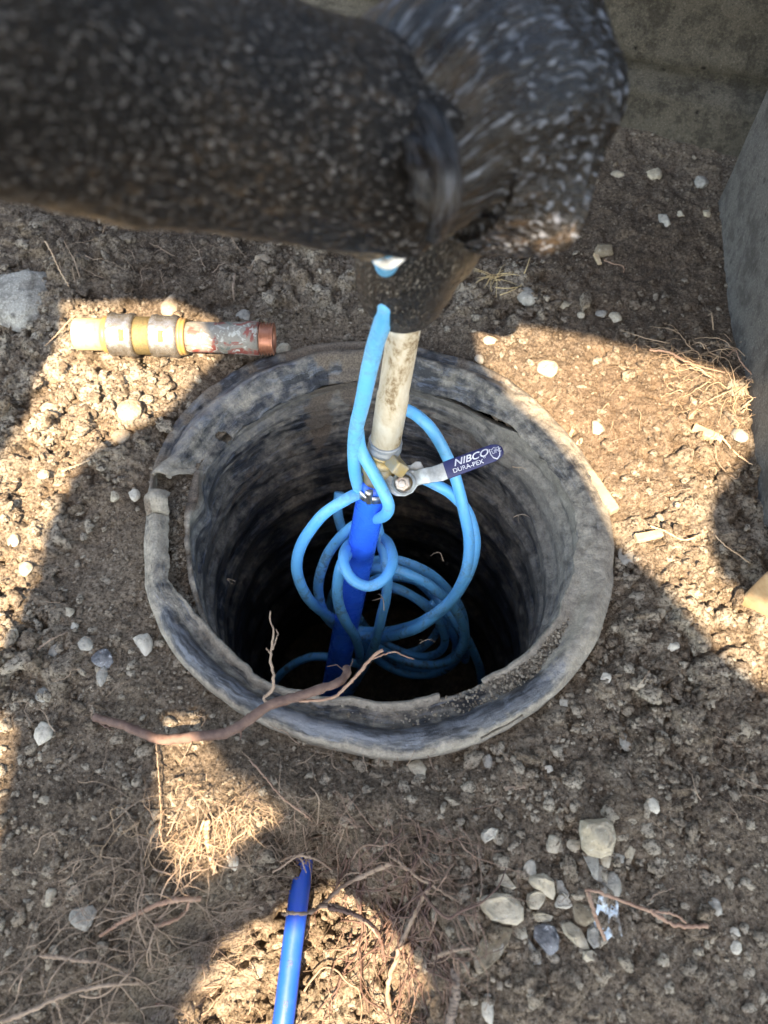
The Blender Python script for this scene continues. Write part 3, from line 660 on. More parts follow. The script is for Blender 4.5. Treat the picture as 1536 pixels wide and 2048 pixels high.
# gathered crease collar between the two
for CA, CR, sd_ in (([atd(752, 140, .475), atd(812, 185, .450), atd(862, 258, .434), atd(890, 340, .428), atd(886, 420, .438), atd(868, 475, .47)], [.004, .0075, .0095, .010, .0085, .005], 151),
                   ([atd(790, 215, .446), atd(826, 285, .434), atd(846, 360, .432), atd(848, 440, .442)], [.003, .006, .007, .004], 152)):
    v, f, at_ = foam_tube(CA, CR, sd_, 70, 40, caps=(False, False), amp=.0022, wr=lambda u, a, b: .0008 * np.sin(u * 30 + 2 * a))
    ins.part('crease_fold', v, f, m_fold, attrs=at_)
DA = [atd(905, 400, .56), atd(870, 455, .60), atd(826, 505, .640), atd(812, 550, .675), atd(805, 592, .708), atd(801, 616, .728)]
v, f, at_ = foam_tube(DA, [.030, .042, .046, .044, .037, .0270], 161, 110, 90, caps=(True, True), wr=None, amp=.002, thick=.008)
dd_ = v - np.array(DA[2]); at_['dirt_bounce'] = np.maximum(at_['dirt_bounce'], .6 * sstep(.022, .040, dd_[:, 0]) * sstep(.05, .02, np.abs(dd_[:, 2])))
ins.part('riser_sleeve', v, f, foam_mat('dusty_black_rubber', .45, 220, 520, 1.0, (.27, .255, .23), .4), attrs=at_)
# white cable ties over the blue tubing
def arc_tie(a_, b_, c_, wd, name):
    p = spline([a_, b_, c_], 14); nrm = CAM - np.asarray(b_); nrm /= np.linalg.norm(nrm)
    t, _, _ = frames(p); V = []; 
    for i, q in enumerate(p):
        s_ = np.cross(t[i], nrm); s_ /= np.linalg.norm(s_); w2 = wd * (.4 + .6 * math.sin(math.pi * (i + 1) / 15))
        for j, k_ in ((1, 1), (-1, 1), (-1, -1), (1, -1)): V.append(q + s_ * j * w2 / 2 + nrm * k_ * .0009)
    F = [(i * 4 + j, i * 4 + (j + 1) % 4, (i + 1) * 4 + (j + 1) % 4, (i + 1) * 4 + j) for i in range(13) for j in range(4)] + [(3, 2, 1, 0), (52, 53, 54, 55)]
    return mk(name, V, F, m_tie)
tag(arc_tie(atd(786, 505, .525), atd(815, 496, .505), atd(852, 483, .50), .0060, 'cable_tie'), 'white nylon cable tie tucked under the foam, upper of the two', 'cable tie', 'cable ties round the lagging')
tag(arc_tie(atd(748, 521, .545), atd(780, 528, .530), atd(814, 508, .525), .0070, 'cable_tie'), 'white nylon cable tie crossing the light blue tubing, lower of the two', 'cable tie', 'cable ties round the lagging')

# ------------------------------------------------------------------ light blue tubing (one continuous run, one mesh)
TBR = .0074
def pz(l): return np.array([at(a, b, c) for a, b, c in l])
def pd(l): return np.array([atd(a, b, c) for a, b, c in l])
runs = [
 (pd([(764,482,.530),(768,508,.556),(773,530,.610),(772,548,.70),(775,572,.668),(775,600,.652),(766,642,.690),(748,700,.75),(730,780,.80),(712,860,.86),(709,905,.895),(711,950,.925),(722,990,.965),(738,1045,1.03)]), [.0098, .0074]),
 (pd([(714,850,.865),(722,900,.89),(745,942,.900),(766,983,.905),(777,1012,.915),(770,1030,.94),(752,1036,.975),(722,1042,1.02),(680,1075,1.05),(650,1120,1.08),(637,1175,1.11),(650,1230,1.15),(690,1262,1.225),(760,1275,1.20),(830,1258,1.10),(890,1215,1.07),(930,1160,1.04),(950,1095,1.02),(938,1030,1.0),(905,990,.985),(870,968,.975),(835,952,.99)]), [TBR]),
 (pd([(722,985,.955),(690,1000,.95),(640,1035,.97),(603,1090,1.0),(594,1140,1.02),(612,1190,1.05),(650,1228,1.12),(710,1258,1.225),(780,1262,1.19),(850,1240,1.09),(905,1195,1.06),(932,1140,1.03),(938,1080,1.01),(925,1010,.985),(905,940,.96),(870,870,.93),(835,832,.92),(800,815,.93)]), [TBR]),
 (pd([(712,1074,1.10),(690,1100,1.01),(688,1130,.985),(705,1160,.98),(737,1173,.98),(768,1158,.985),(785,1125,1.0),(778,1090,1.03),(757,1070,1.09),(738,1068,1.11)]), [.0070]),
 (pd([(717,1080,1.10),(688,1118,1.01),(676,1160,1.02),(676,1205,1.05),(692,1245,1.09),(712,1278,1.16),(722,1320,1.26)]), [TBR]),
 (pd([(752,1040,1.05),(762,1085,1.06),(774,1140,1.06),(773,1190,1.08),(760,1245,1.12),(745,1300,1.2),(722,1345,1.3),(690,1400,1.4)]), [TBR]),
 (pd([(678,985,1.15),(676,1025,1.16),(690,1070,1.18),(715,1095,1.2)]), [TBR]),
]
rng = np.random.RandomState(5)
# loose coil lying low on the right of the blue pipe
def ell(cx, cy, rx, ry, d, a0, a1, tilt=.25, n=16, dz=.0):
    q = []
    for a_ in np.linspace(R(a0), R(a1), n):
        q.append((cx + rx * math.cos(a_), cy - ry * math.sin(a_) + tilt * rx * math.cos(a_), d + dz * math.sin(a_)))
    return pd(q)
for (cx, cy, rx, ry, dd0, t_) in [(812,1225,118,100,1.24,.30),(806,1232,124,88,1.20,.34),(815,1252,112,96,1.30,.22),(800,1255,112,74,1.38,.36),(798,1240,92,62,1.27,.42),(770,1225,110,84,1.36,.1)]:
    runs.append((ell(cx, cy, rx, ry, dd0, -150, 205, t_, 26, -.13), [TBR * .95]))
runs.append((pd([(860,1180,1.2),(905,1235,1.2),(940,1290,1.26),(960,1340,1.34),(965,1390,1.45)]), [TBR]))
runs.append((pd([(860,1205,1.24),(905,1240,1.25),(930,1275,1.28),(930,1320,1.36)]), [TBR]))
runs.append((pd([(530,1400,1.45),(560,1350,1.4),(610,1318,1.36),(660,1315,1.36),(720,1330,1.4)]), [TBR]))
V = []; F = []; o_ = 0
for p, r_ in runs:
    n = max(24, int(len(p) * 9)); q = spline(p, n); q = q + .0009 * np.stack([fbm(q * 22 + 5 * k_, 2, 400 + k_) for k_ in range(3)], -1); v, f = tube(q, np.linspace(r_[0], r_[-1], n) * (1 + .05 * fbm(q * 30, 2, 410)), 16, True, o_); V.append(v); F.append(f); o_ += len(v)
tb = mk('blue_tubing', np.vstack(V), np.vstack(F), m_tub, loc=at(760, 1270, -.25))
tag(tb, 'long light blue flexible tubing tied to the riser and looped in coils down the pit', 'tubing')

# ------------------------------------------------------------------ blue supply pipe in the trench
pts = spline([at(616, 1640, -.095), at(606, 1720, -.097), at(597, 1800, -.10), at(584, 1900, -.105), at(571, 2010, -.11), at(560, 2100, -.115), at(545, 2300, -.12)], 60)
sp = Root('supply_pipe', pts[20], 'bright blue water pipe lying in the open trench below the barrel', 'pipe')
v, f = tube(pts, .0112, 32); sp.part('pipe_wall', v, f, simple('deep_blue_pipe_plastic', (.003, .075, .50), (.02, .10, .42), 45, .4, b=.0001, th=(.55, .85)))
def pipe_text(body, py0, size):
    c = at(583 if py0 > 1900 else 592, py0, -.09); c2_ = at(575 if py0 > 1900 else 584, py0 + 60, -.094); ea = (c2_ - c) / np.linalg.norm(c2_ - c); nn_ = CAM - c; nn_ -= ea * nn_.dot(ea); nn_ /= np.linalg.norm(nn_); eb = np.cross(nn_, ea)
    k_ = np.argmin(np.linalg.norm(pts - c, axis=1)); org = pts[k_] + nn_ * .01145
    cu = bpy.data.curves.new('t', 'FONT'); cu.body = body; cu.size = 1; cu.align_y = 'CENTER'; to = bpy.data.objects.new('t', cu); C.objects.link(to)
    me = bpy.data.meshes.new_from_object(to.evaluated_get(bpy.context.evaluated_depsgraph_get())); bpy.data.objects.remove(to)
    sp.part('pipe_print', [org + ea * q.co.x * size + eb * q.co.y * size for q in me.vertices], [tuple(p.vertices) for p in me.polygons], m_navy, False)
pipe_text('(R)', 1925, .0062); pipe_text('SDR9', 2000, .0062)

# ------------------------------------------------------------------ fitting on the soil
fa = at(152, 668, .040); fb = at(549, 678, .036)
fit = Root('pipe_fitting', (fa + fb) / 2 - [0, 0, .03], 'brass and chrome coupling with cream stub and threaded copper end on the soil', 'fitting')
fl_ = np.linalg.norm(fb - fa); k = fl_ / 397.
def FT(name, prof, mat, n=40): v, f = lathe([(a_ * k, b_ * k * 1.1) for a_, b_ in prof], fa, fb, n); return fit.part(name, v, f, mat)
FT('cream_stub', [(6, 20), (0, 21), (0, 27), (2, 29), (62, 29), (62, 20)], m_cream)
FT('seal_ring', [(58, 20), (58, 31), (60, 33), (68, 33), (70, 31), (70, 20)], m_orange)
FT('press_sleeve', [(69, 20), (69, 34), (73, 39), (80, 40), (84, 38), (108, 38), (112, 40), (120, 39), (122, 34), (122, 20)], m_chrome)
FT('brass_ring', [(122, 20), (122, 33), (124, 34), (152, 34), (154, 32), (154, 20)], m_brass2)
FT('press_sleeve', [(153, 20), (153, 34), (156, 38), (164, 39), (168, 37), (192, 37), (198, 39), (206, 37), (210, 33), (210, 20)], m_chrome)
FT('seal_ring', [(209, 20), (209, 32), (211, 34), (215, 34), (216, 31), (218, 33), (222, 33), (223, 29), (223, 20)], m_orange)
FT('painted_pipe', [(222, 20), (222, 26), (230, 27.5), (290, 27), (300, 28.5), (335, 29), (345, 31), (366, 31), (368, 27), (368, 20)], m_old)
th_ = [(367, 20)]
for q in range(5): th_ += [(368 + q * 6, 23.5), (371 + q * 6, 30)]
th_ += [(397, 27), (397, 21), (385, 20)]
FT('threaded_end', th_, m_copper)
fd = (fb - fa) / fl_; fv = CAM - (fa + fb) / 2; f3 = fv - fd * fv.dot(fd); f3 /= np.linalg.norm(f3); f2 = np.cross(f3, fd)
for u0, mir in ((103, 1), (180, -1)):     # stamped window in each sleeve
    V = []
    for a_, b_ in ((-5, -11), (5, -11), (5, 11), (-5, 11)): V.append(fa + fd * (u0 + a_) * k + f2 * b_ * k + f3 * (41.6 * k))
    for a_, b_ in ((-3, -8), (3, -8), (3, 8), (-3, 8)): V.append(fa + fd * (u0 + a_) * k + f2 * b_ * k + f3 * (43 * k))
    fit.part('stamped_window', V, [(0, 1, 5, 4), (1, 2, 6, 5), (2, 3, 7, 6), (3, 0, 4, 7), (4, 5, 6, 7)], m_brass2, False)

# ------------------------------------------------------------------ stones
def rock(seed, sx, sy, sz, sub=4, ang=.6, rough_=.05, planes=8):
    rs = np.random.RandomState(seed); bm = bmesh.new(); bmesh.ops.create_icosphere(bm, subdivisions=sub, radius=1)
    v = np.array([q.co[:] for q in bm.verts]); f = np.array([[q.index for q in p.verts] for p in bm.faces]); bm.free()
    n = rs.normal(size=(planes, 3)); n /= np.linalg.norm(n, axis=1, keepdims=True); dd = rs.uniform(.50, .88, planes)
    dt = v @ n.T; q = np.where(dt > .05, dd / np.maximum(dt, .05), 9); q = np.minimum(q.min(axis=1), 1.1)
    r_ = (1 - ang) * .85 + ang * q; r_ = r_ * (1 + 2.2 * rough_ * fbm(v * 1.6, 3, seed) + rough_ * fbm(v * 6, 3, seed + 9))
    return v * r_[:, None] * np.array([sx, sy, sz]), f
OZ = lambda l: [(768 + a / 2, 1400 + b / 2) for a, b in l]
OUTL = {3: OZ([(790,480),(890,470),(920,495),(928,560),(910,620),(870,632),(820,618),(795,590),(787,520)]),
 4: OZ([(370,790),(410,780),(450,770),(500,775),(530,795),(560,830),(560,880),(530,900),(480,893),(430,880),(395,845)]),
 5: OZ([(440,900),(515,915),(500,970),(465,1030),(405,1082),(380,1050),(370,990),(400,940)]),
 6: OZ([(585,700),(640,690),(680,720),(688,775),(680,800),(640,775),(600,750),(580,725)]),
 7: OZ([(575,775),(610,762),(650,775),(640,810),(620,838),(585,835),(570,805)]),
 8: OZ([(580,845),(640,850),(680,865),(670,885),(620,888),(585,870)]),
 9: OZ([(705,765),(740,790),(760,825),(735,835),(690,830),(685,815)]),
 10: OZ([(690,715),(715,720),(745,775),(740,795),(710,765),(695,790)]),
 11: OZ([(605,905),(640,892),(685,905),(705,950),(700,1000),(665,1030),(630,985),(600,950)]),
 12: OZ([(715,895),(750,885),(790,915),(815,960),(828,995),(800,1002),(765,975),(720,930)]),
 13: OZ([(815,920),(840,900),(860,920),(862,985),(840,995),(815,960)]),
 14: OZ([(800,1005),(835,1000),(855,1015),(850,1045),(815,1050),(800,1035)]),
 16: OZ([(460,700),(485,690),(530,750),(515,758),(455,735)]),
 20: OZ([(390,530),(430,510),(458,515),(445,550),(405,572),(388,550)])}
def outline_rock(seed, P, thick):
    P = np.array(P); cen = P.mean(0); d_ = P - cen; th_ = np.arctan2(d_[:, 1], d_[:, 0]); rr_ = np.hypot(d_[:, 0], d_[:, 1])
    Pc = np.vstack([P, P[:1]]); D = []
    for i in range(len(P)):
        for q in np.linspace(0, 1, 8, endpoint=False): D.append(Pc[i] * (1 - q) + Pc[i + 1] * q)
    D = np.array(D) - cen; th_ = np.arctan2(D[:, 1], D[:, 0]); rr_ = np.hypot(D[:, 0], D[:, 1]); o_ = np.argsort(th_); th_ = th_[o_]; rr_ = rr_[o_]
    base, f = rock(seed, 1, 1, 1, 5, .85, .06, 9); n_ = base / np.linalg.norm(base, axis=1, keepdims=True); h_ = np.hypot(n_[:, 0], n_[:, 1])
    ph = np.arctan2(n_[:, 1], n_[:, 0]); ro_ = np.interp(ph, np.r_[th_ - 2 * math.pi, th_, th_ + 2 * math.pi], np.r_[rr_, rr_, rr_])
    rad = h_ ** .55; zz_ = np.sign(n_[:, 2]) * np.abs(n_[:, 2]) ** .8 * np.linalg.norm(base, axis=1) ** 2 * thick
    jit = 1 + .05 * fbm(n_ * 3, 3, seed)
    return np.stack([np.cos(ph) * ro_ * rad * jit, np.sin(ph) * ro_ * rad * jit, zz_ * (1 + .12 * fbm(n_ * 2.5, 3, seed + 1))], -1), f, cen
def put_stone(px, py, w_px, h_px, mat, label, seed, rot=0, ang=.6, flat=.55, name='stone', cat='stone', group=None, lift=.12, z0=0.):
    c = at(px, py, z0); c[2] = gz(c[0], c[1]); c = at(px, py, c[2] + .003); dpt = (c - CAM) @ FW; s = dpt / FPX
    rx = w_px * s / 2; ry = h_px * s / 2 / .86; rz = flat * min(rx, ry)
    if seed in OUTL and name == 'stone':
        zt = c[2] + rz * .45; Pw = [at(a_, b_, zt)[:2] for a_, b_ in OUTL[seed]]; v, f, cen = outline_rock(seed, Pw, rz * 1.15)
        o = mk(name, v, f, ST[mat], smooth=False); o.location = (cen[0], cen[1], gz(*cen) + rz * .45); return tag(o, label, cat, group)
    v, f = rock(seed, rx * 1.18, ry * 1.18, rz * 1.15, 5 if w_px > 44 else 4, min(1, ang * 1.3))
    ca, sa = math.cos(R(rot)), math.sin(R(rot)); v = v @ np.array([[ca, sa, 0], [-sa, ca, 0], [0, 0, 1]])
    o = mk(name, v, f, ST[mat] if isinstance(mat, str) else mat, smooth=ang < .45); o.location = (c[0], c[1], gz(c[0], c[1]) + rz * lift)
    return tag(o, label, cat, group)
S = [
 (1197,1673,74,84,'tan','large squarish tan stone standing alone above the stone heap',3,0,.75,.8),
 (1000,1817,98,58,'pale','largest pale flat stone with a pointed left end in the heap',4,-12,.7,.5),
 (985,1892,62,100,'brown','brown diamond-shaped slab just below the pale flat stone',5,-35,.9,.3),
 (1083,1768,56,50,'pale','rounded pale stone at the top of the heap',6,20,.6,.7),
 (1064,1811,46,42,'pale','small pale block right beside the largest flat stone',7,10,.6,.7),
 (1084,1840,54,30,'tan','low tan stone tucked below the small pale block',8,5,.6,.7),
 (1128,1804,32,46,'white','white pointed stone at the right of the heap',9,15,.8,.6),
 (1120,1775,30,52,'grey','grey wedge leaning behind the white pointed stone',10,25,.8,.6),
 (1093,1882,52,58,'blue','dark slate-blue stone with white marks at the foot of the heap',11,0,.6,.6),
 (1157,1868,42,68,'tan','long brown-tan stone leaning right of the slate-blue one',12,35,.6,.6),
 (1190,1872,28,48,'grey','upright grey stone beside the crossing twig',13,10,.6,.6),
 (1180,1915,34,28,'pale','small cream pebble below the upright grey stone',14,0,.3,.7),
 (1060,1738,28,26,'white','small whitish stone just above the heap',15,0,.6,.7),
 (1012,1766,42,30,'pale','pale triangular chip above the largest flat stone',16,-30,.9,.5),
 (1040,1865,24,36,'pale','narrow pale chip left of the slate-blue stone',17,0,.8,.5),
 (1060,1900,26,54,'grey','long grey chip pointing down at the foot of the heap',18,30,.8,.5),
 (1172,1828,40,46,'brown','brown stone half under the twig beside the heap',19,30,.6,.5),
 (978,1667,38,34,'white','white chalky stone on the grey gravel between barrel and heap',20,20,.7,.7),
 (1107,1688,30,24,'pale','pale half-round pebble left of the squarish stone',21,0,.6,.7),
 (1150,1690,28,18,'pale','thin pale chip touching the gravel left of the squarish stone',22,30,.8,.5),
 (1188,1728,34,40,'grey','grey-white stone directly under the squarish tan stone',23,0,.7,.7),
 (1213,1715,20,28,'pale','small pale pebble under the right foot of the squarish stone',24,0,.5,.7),
 (1260,1705,26,24,'tan','small tan angular pebble right of the squarish stone',25,0,.8,.7),
 (1240,1718,22,22,'grey','small grey-blue pebble between the squarish stone and tan pebble',26,0,.8,.6),
 (1230,1768,34,32,'grey','dusty grey stone below the squarish stone near the twig fork',27,0,.6,.6),
 (1200,1748,40,26,'grey','flat grey stone just above the twig fork',127,10,.6,.5),
 (1305,1611,25,32,'white','smooth white oval pebble out on the right slope',28,15,.2,.8),
 (1253,1482,26,32,'grey','grey oval pebble right of the barrel front',29,10,.2,.6),
 (1225,1458,32,20,'brown','brown stone chip touching the grey oval pebble',30,-30,.7,.5),
 (975,1523,20,26,'grey','light grey pebble just under the barrel front rim',31,0,.4,.7),
 (836,1537,36,40,'pale','pale angular stone touching soil right under the barrel rim',32,-20,.9,.5),
 (1098,1538,14,15,'white','tiny bluish-white chip on the gravel below the rim',33,0,.8,.6),
 (1327,1225,22,22,'pale','single pale pebble near the sunlit strip on the right',34,0,.5,.7),
 (1345,1290,24,20,'white','small white stone on the shaded right slope',35,0,.6,.7),
 (1210,1355,20,18,'white','small white angular stone just off the rim at lower right',36,0,.8,.7),
 (1132,1405,18,22,'white','white angular chip on the lower right rim shoulder',37,0,.8,.7),
 (1427,1405,22,16,'pale','pale chip at the far right of the shaded slope',38,0,.8,.6),
 (1432,1815,24,26,'grey','blurred light grey pebble low on the right slope',39,0,.5,.7),
 (1472,1866,20,16,'white','white pebble in the dark hollow at bottom right, upper of two',40,0,.5,.7),
 (1474,1895,22,18,'white','white pebble in the dark hollow at bottom right, lower of two',41,0,.5,.7),
 (978,2020,24,42,'white','pale stone at the bottom edge right of the trench',42,0,.5,.7),
 (284,1287,30,40,'white','bright white angular stone on mud left of the barrel',43,20,.8,.7),
 (90,1465,34,42,'white','whitish stone on dark soil at the lower left',44,0,.6,.7),
 (97,1797,24,26,'pale','cream angular stone alone in the lower left soil',45,-10,.8,.6),
 (86,1390,32,34,'grey','rounded grey stone above the whitish stone at lower left',46,0,.4,.7),
 (170,1287,30,28,'grey','round grey pebble beside the dark flat stone at left',47,0,.3,.8),
 (201,1316,46,34,'blue','dark flat stone in the left mud',48,-15,.5,.6),
 (203,1352,24,38,'grey','upright oval grey pebble below the dark flat stone',49,0,.3,.7),
 (135,1222,17,22,'pale','small cream oblong pebble on left mud',50,20,.7,.7),
 (148,1252,15,16,'white','tiny white pebble beneath the cream oblong pebble',51,0,.6,.8),
 (23,1268,26,22,'tan','tan pebble in shade at the far left edge',52,0,.5,.7),
 (105,1297,18,24,'grey','small grey wedge pebble at the left',53,-20,.6,.7),
 (265,988,22,20,'white','pale chalky pebble on the mud left of the rim break',54,0,.7,.7),
 (228,990,20,18,'tan','buff pebble beside the chalky one left of the rim break',55,0,.6,.6),
 (1215,176,34,40,'grey','grey stone resting against the concrete wall base',56,0,.8,.6),
 (1308,348,26,24,'tan','cream pebble on the dark slope below the wall',57,0,.6,.7),
 (1237,343,24,16,'tan','tan chip left of the cream pebble by the lagging end',58,0,.6,.6),
 (1405,356,28,28,'grey','dull grey stone on the slope by the grey block corner',59,0,.7,.6),
 (1330,437,26,26,'grey','grey stone mid-slope in front of the wall',60,0,.7,.6),
 (1362,426,18,14,'pale','tiny white chip on the mid-slope',61,0,.8,.6),
 (1415,426,18,16,'tan','small tan pebble at the foot of the grey block corner',62,0,.7,.7),
 (1207,496,46,30,'brown','brown earthy stone beside the cut end of the lagging',63,10,.6,.6),
 (1125,610,30,18,'tan','smooth tan oblong pebble on clods right of the pipe',64,5,.2,.7),
 (1165,622,16,16,'pale','small pale pebble, left of a row of three',65,0,.4,.8),
 (1203,626,24,20,'grey','blue-grey pebble in the middle of the row of three',66,0,.4,.7),
 (1232,634,24,22,'pale','pale pebble, right of the row of three',67,0,.5,.7),
 (1057,588,36,34,'grey','lumpy grey stone right of the dry grass tuft',68,0,.6,.6),
 (980,678,26,18,'tan','pale pebble at the left tip of the right sun patch',69,10,.4,.6),
 (959,712,18,20,'grey','dull pebble in shade behind the barrel',70,0,.4,.7),
 (1098,737,40,36,'tan','rounded sunlit stone in the right sun patch',71,0,.4,.5),
 (1193,852,22,22,'tan','sunlit cream chip on red soil at right',72,30,.7,.7),
 (1157,882,22,16,'tan','sunlit pale chip close to the barrel on red soil',73,0,.7,.7),
 (1258,1112,44,32,'grey','flat worn stone in shade right of the rim',74,-25,.5,.4),
 (1482,866,30,26,'grey','black and white pebble by the foot of the grey block',75,0,.4,.8),
 (489,632,32,26,'grey','smooth grey pebble above the threaded end of the fitting',76,0,.3,.7),
 (567,702,28,32,'pale','pale crumbly clod right of the threaded end',77,0,.4,.8),
 (341,612,34,46,'clod','rounded sunlit clod standing just above the brass ring',78,0,.3,.8),
 (525,512,30,22,'clod','pale clod on dark soil under the lagging',79,0,.4,.7),
 (95,815,44,26,'tan','oblong cream pebble in the left sun patch',80,-25,.3,.6),
 (85,948,26,18,'tan','sunlit cream pebble lower in the left sun patch',81,0,.3,.7),
 (24,1075,24,26,'tan','sunlit round pebble at the left edge',82,0,.3,.7),
 (48,1135,28,24,'tan','sunlit pebble just below the round one at the left edge',83,0,.4,.7),
 (262,828,50,42,'clod','smooth oval clod on the edge of the left sun patch',84,-40,.2,.6),
 (240,870,36,32,'clod','round clod half out of the left sun patch',85,0,.3,.6),
 (464,1718,22,36,'white','pale quartz chip among roots left of the blue pipe',86,30,.8,.6),
 (165,1835,46,34,'grey','dusty grey stone among fine roots at lower left',87,0,.7,.6),
 (1255,1790,1,1,None,'',0,0,0,0),
]
for s_ in S:
    if s_[4] is None: continue
    put_stone(*s_[:6], s_[6], s_[7], s_[8], s_[9])

# clods and gravel: thousands, one mesh each kind
def scatter(name, n, rmin, rmax, region, seed, sub, label, cat, zf=.6, sink=.12, tonef=None, powr=2.5, smooth=True, zfun=None):
    rs = np.random.RandomState(seed); pts_ = region(rs, n); n = len(pts_)
    var = [rock(seed * 100 + q, 1, 1, zf, sub, 1.0, .26, 6) for q in range(10)]; nv = len(var[0][0]); fb_ = var[0][1]
    size = rmin + (rmax - rmin) * rs.rand(n) ** powr; zc = ground(pts_[:, 0], pts_[:, 1]) if zfun is None else zfun(pts_); ang_ = rs.rand(n) * 2 * math.pi; vi = rs.randint(0, 10, n)
    asp = rs.uniform(.5, 1.35, (n, 3)); V = np.empty((n, nv, 3))
    for q in range(10):
        m_ = vi == q; b = var[q][0][None] * asp[m_][:, None, :] * size[m_][:, None, None]
        c_, s2_ = np.cos(ang_[m_])[:, None], np.sin(ang_[m_])[:, None]
        V[m_] = np.stack([b[..., 0] * c_ - b[..., 1] * s2_, b[..., 0] * s2_ + b[..., 1] * c_, b[..., 2]], -1)
    V[..., 0] += pts_[:, 0, None]; V[..., 1] += pts_[:, 1, None]; V[..., 2] += (zc + size * sink)[:, None]
    F = (fb_[None] + np.arange(n)[:, None, None] * nv).reshape(-1, 3)
    _, moist, red = masks(pts_[:, 0], pts_[:, 1]); tone = rs.rand(n) ** 1.2 if tonef is None else tonef(rs, n)
    rep = lambda q: np.repeat(q, nv)
    o = mk(name, V.reshape(-1, 3), F, m_soil, smooth=smooth, attrs=dict(tone=rep(tone), moist=rep(np.clip(moist - .35 * (tone > .6), 0, 1) * .8), red=rep(red * .6)))
    return stuff(o, label, cat)
def outside(p):
    a_ = np.arctan2(p[:, 1], p[:, 0]); return p[np.hypot(p[:, 0], p[:, 1]) > Rout(a_) + .004]
def reg_clod(rs, n):
    p = np.stack([rs.uniform(-.75, .8, n * 4), rs.uniform(-.6, .95, n * 4)], -1); p = outside(p); c_, _, _ = masks(p[:, 0], p[:, 1])
    sd = poly_sd(p[:, 0], p[:, 1], TR); c_ = np.where(sd < 0, .9, c_); cl = fbm(P3(p[:, 0], p[:, 1]) / .08, 3, 33)
    return p[rs.rand(len(p)) < c_ ** 1.3 * np.clip(.6 + 1.2 * cl, .1, 1)][:n]
def reg_all(rs, n):
    p = np.stack([rs.uniform(-.75, .8, n * 2), rs.uniform(-.6, .95, n * 2)], -1); p = outside(p)
    return p[:n]
def reg_gravel(rs, n):
    p = np.stack([rs.uniform(-.5, .8, n * 5), rs.uniform(-.6, .4, n * 5)], -1); p = outside(p)
    w_ = .75 * gau(p[:, 0], p[:, 1], 1150, 1700, .24, .18) + 1.0 * gau(p[:, 0], p[:, 1], 1110, 1830, .06, .05) + .6 * gau(p[:, 0], p[:, 1], 1250, 1350, .15, .15) + .5 * gau(p[:, 0], p[:, 1], 150, 1500, .2, .2) + .15
    return p[rs.rand(len(p)) < w_][:n]
def reg_gap(rs, n):
    a_ = rs.uniform(R(164), R(232), n); r0_ = Rin(a_) + .007; r1_ = Rout(a_) - .024; r_ = r0_ + (r1_ - r0_) * rs.rand(n); k_ = r1_ > r0_
    return np.stack([r_ * np.cos(a_), r_ * np.sin(a_)], -1)[k_]
def reg_rim(rs, n):
    a_ = rs.normal(R(-28), .42, n); u = rs.rand(n) * .75 + .05; r_ = Rin(a_) + (Rout(a_) - Rin(a_)) * u
    return np.stack([r_ * np.cos(a_), r_ * np.sin(a_)], -1)
scatter('soil_clods', 2300, .0045, .0130, reg_clod, 1, 3, 'larger crumbly brown earth clods lying on the dug soil', 'clods', powr=2.2)
scatter('small_clods', 12000, .0014, .0058, reg_clod, 4, 2, 'small crumbly earth clods covering the dug soil', 'clods', powr=1.6, smooth=False)
scatter('coarse_grit', 42000, .0007, .0030, reg_all, 2, 1, 'fine crumbly grit covering the soil', 'grit', powr=2., smooth=False)
scatter('pale_gravel', 6500, .0010, .0078, reg_gravel, 3, 2, 'small pale gravel strewn over the shaded soil', 'gravel', tonef=lambda rs, n: rs.uniform(.2, 1.25, n), powr=3.3, smooth=False)
scatter('packed_soil_crumbs', 1600, .0010, .0042, reg_gap, 8, 2, 'dark soil crumbs packed between the cracked rim strip and the liner', 'soil crumbs', powr=2.2, smooth=False)
scatter('rim_grit', 4200, .0006, .0026, reg_rim, 6, 1, 'dusty grit lying on the right front of the barrel rim', 'grit', tonef=lambda rs, n: rs.uniform(.5, 1.5, n), powr=2.5, smooth=False, zfun=lambda p: np.full(len(p), .0068))
# ------------------------------------------------------------------ roots and twigs
def walk(p0, d0, ln, n, wob, rs, grav=0):
    p = [np.array(p0, float)]; d_ = np.array(d0, float); d_ /= np.linalg.norm(d_)
    for i in range(n):
        d_ = d_ + rs.normal(size=3) * wob + np.array([0, 0, -grav]); d_ /= np.linalg.norm(d_); p.append(p[-1] + d_ * ln / n)
    return np.array(p)
def fine_roots(rs, centre, spread, count, ln, r0, dir0=None, wob=.20, hang=0, lift=.004, branch=2):
    L = []
    for i in range(count):
        c = np.array([rs.normal(centre[0], spread[0]), rs.normal(centre[1], spread[1])]); z0 = gz(*c)
        a_ = rs.rand() * 2 * math.pi if dir0 is None else dir0 + rs.normal() * .6
        l_ = ln * rs.uniform(.25, 1.2); p = walk([c[0], c[1], 0], [math.cos(a_), math.sin(a_), 0], l_, 14, wob * rs.uniform(.6, 1.5), rs); q = spline(p, 26)
        zz_ = ground(q[:, 0], q[:, 1]); h0 = rs.uniform(0, lift * 3); arch = np.sin(np.linspace(0, math.pi, 26)) * rs.uniform(0, lift * 4)
        zz_ = np.maximum(zz_, np.convolve(np.pad(zz_, 3, 'edge'), np.ones(7) / 7, 'valid')) + lift * .5
        q[:, 2] = zz_ + h0 + arch + (q[:, 2] * .25)
        r_ = r0 * (.35 + .9 * rs.rand() ** 2) * np.linspace(1, .35, 26); L.append((q, r_))
        for b in range(rs.randint(0, branch + 1)):
            k_ = rs.randint(4, 20); dd_ = q[k_ + 1] - q[k_] + rs.normal(size=3) * .004 * np.array([1, 1, .5]); p = walk(q[k_], dd_, l_ * .4, 6, wob * 1.1, rs); L.append((spline(p, 10), r_[k_] * .7 * np.linspace(1, .4, 10)))
    return L
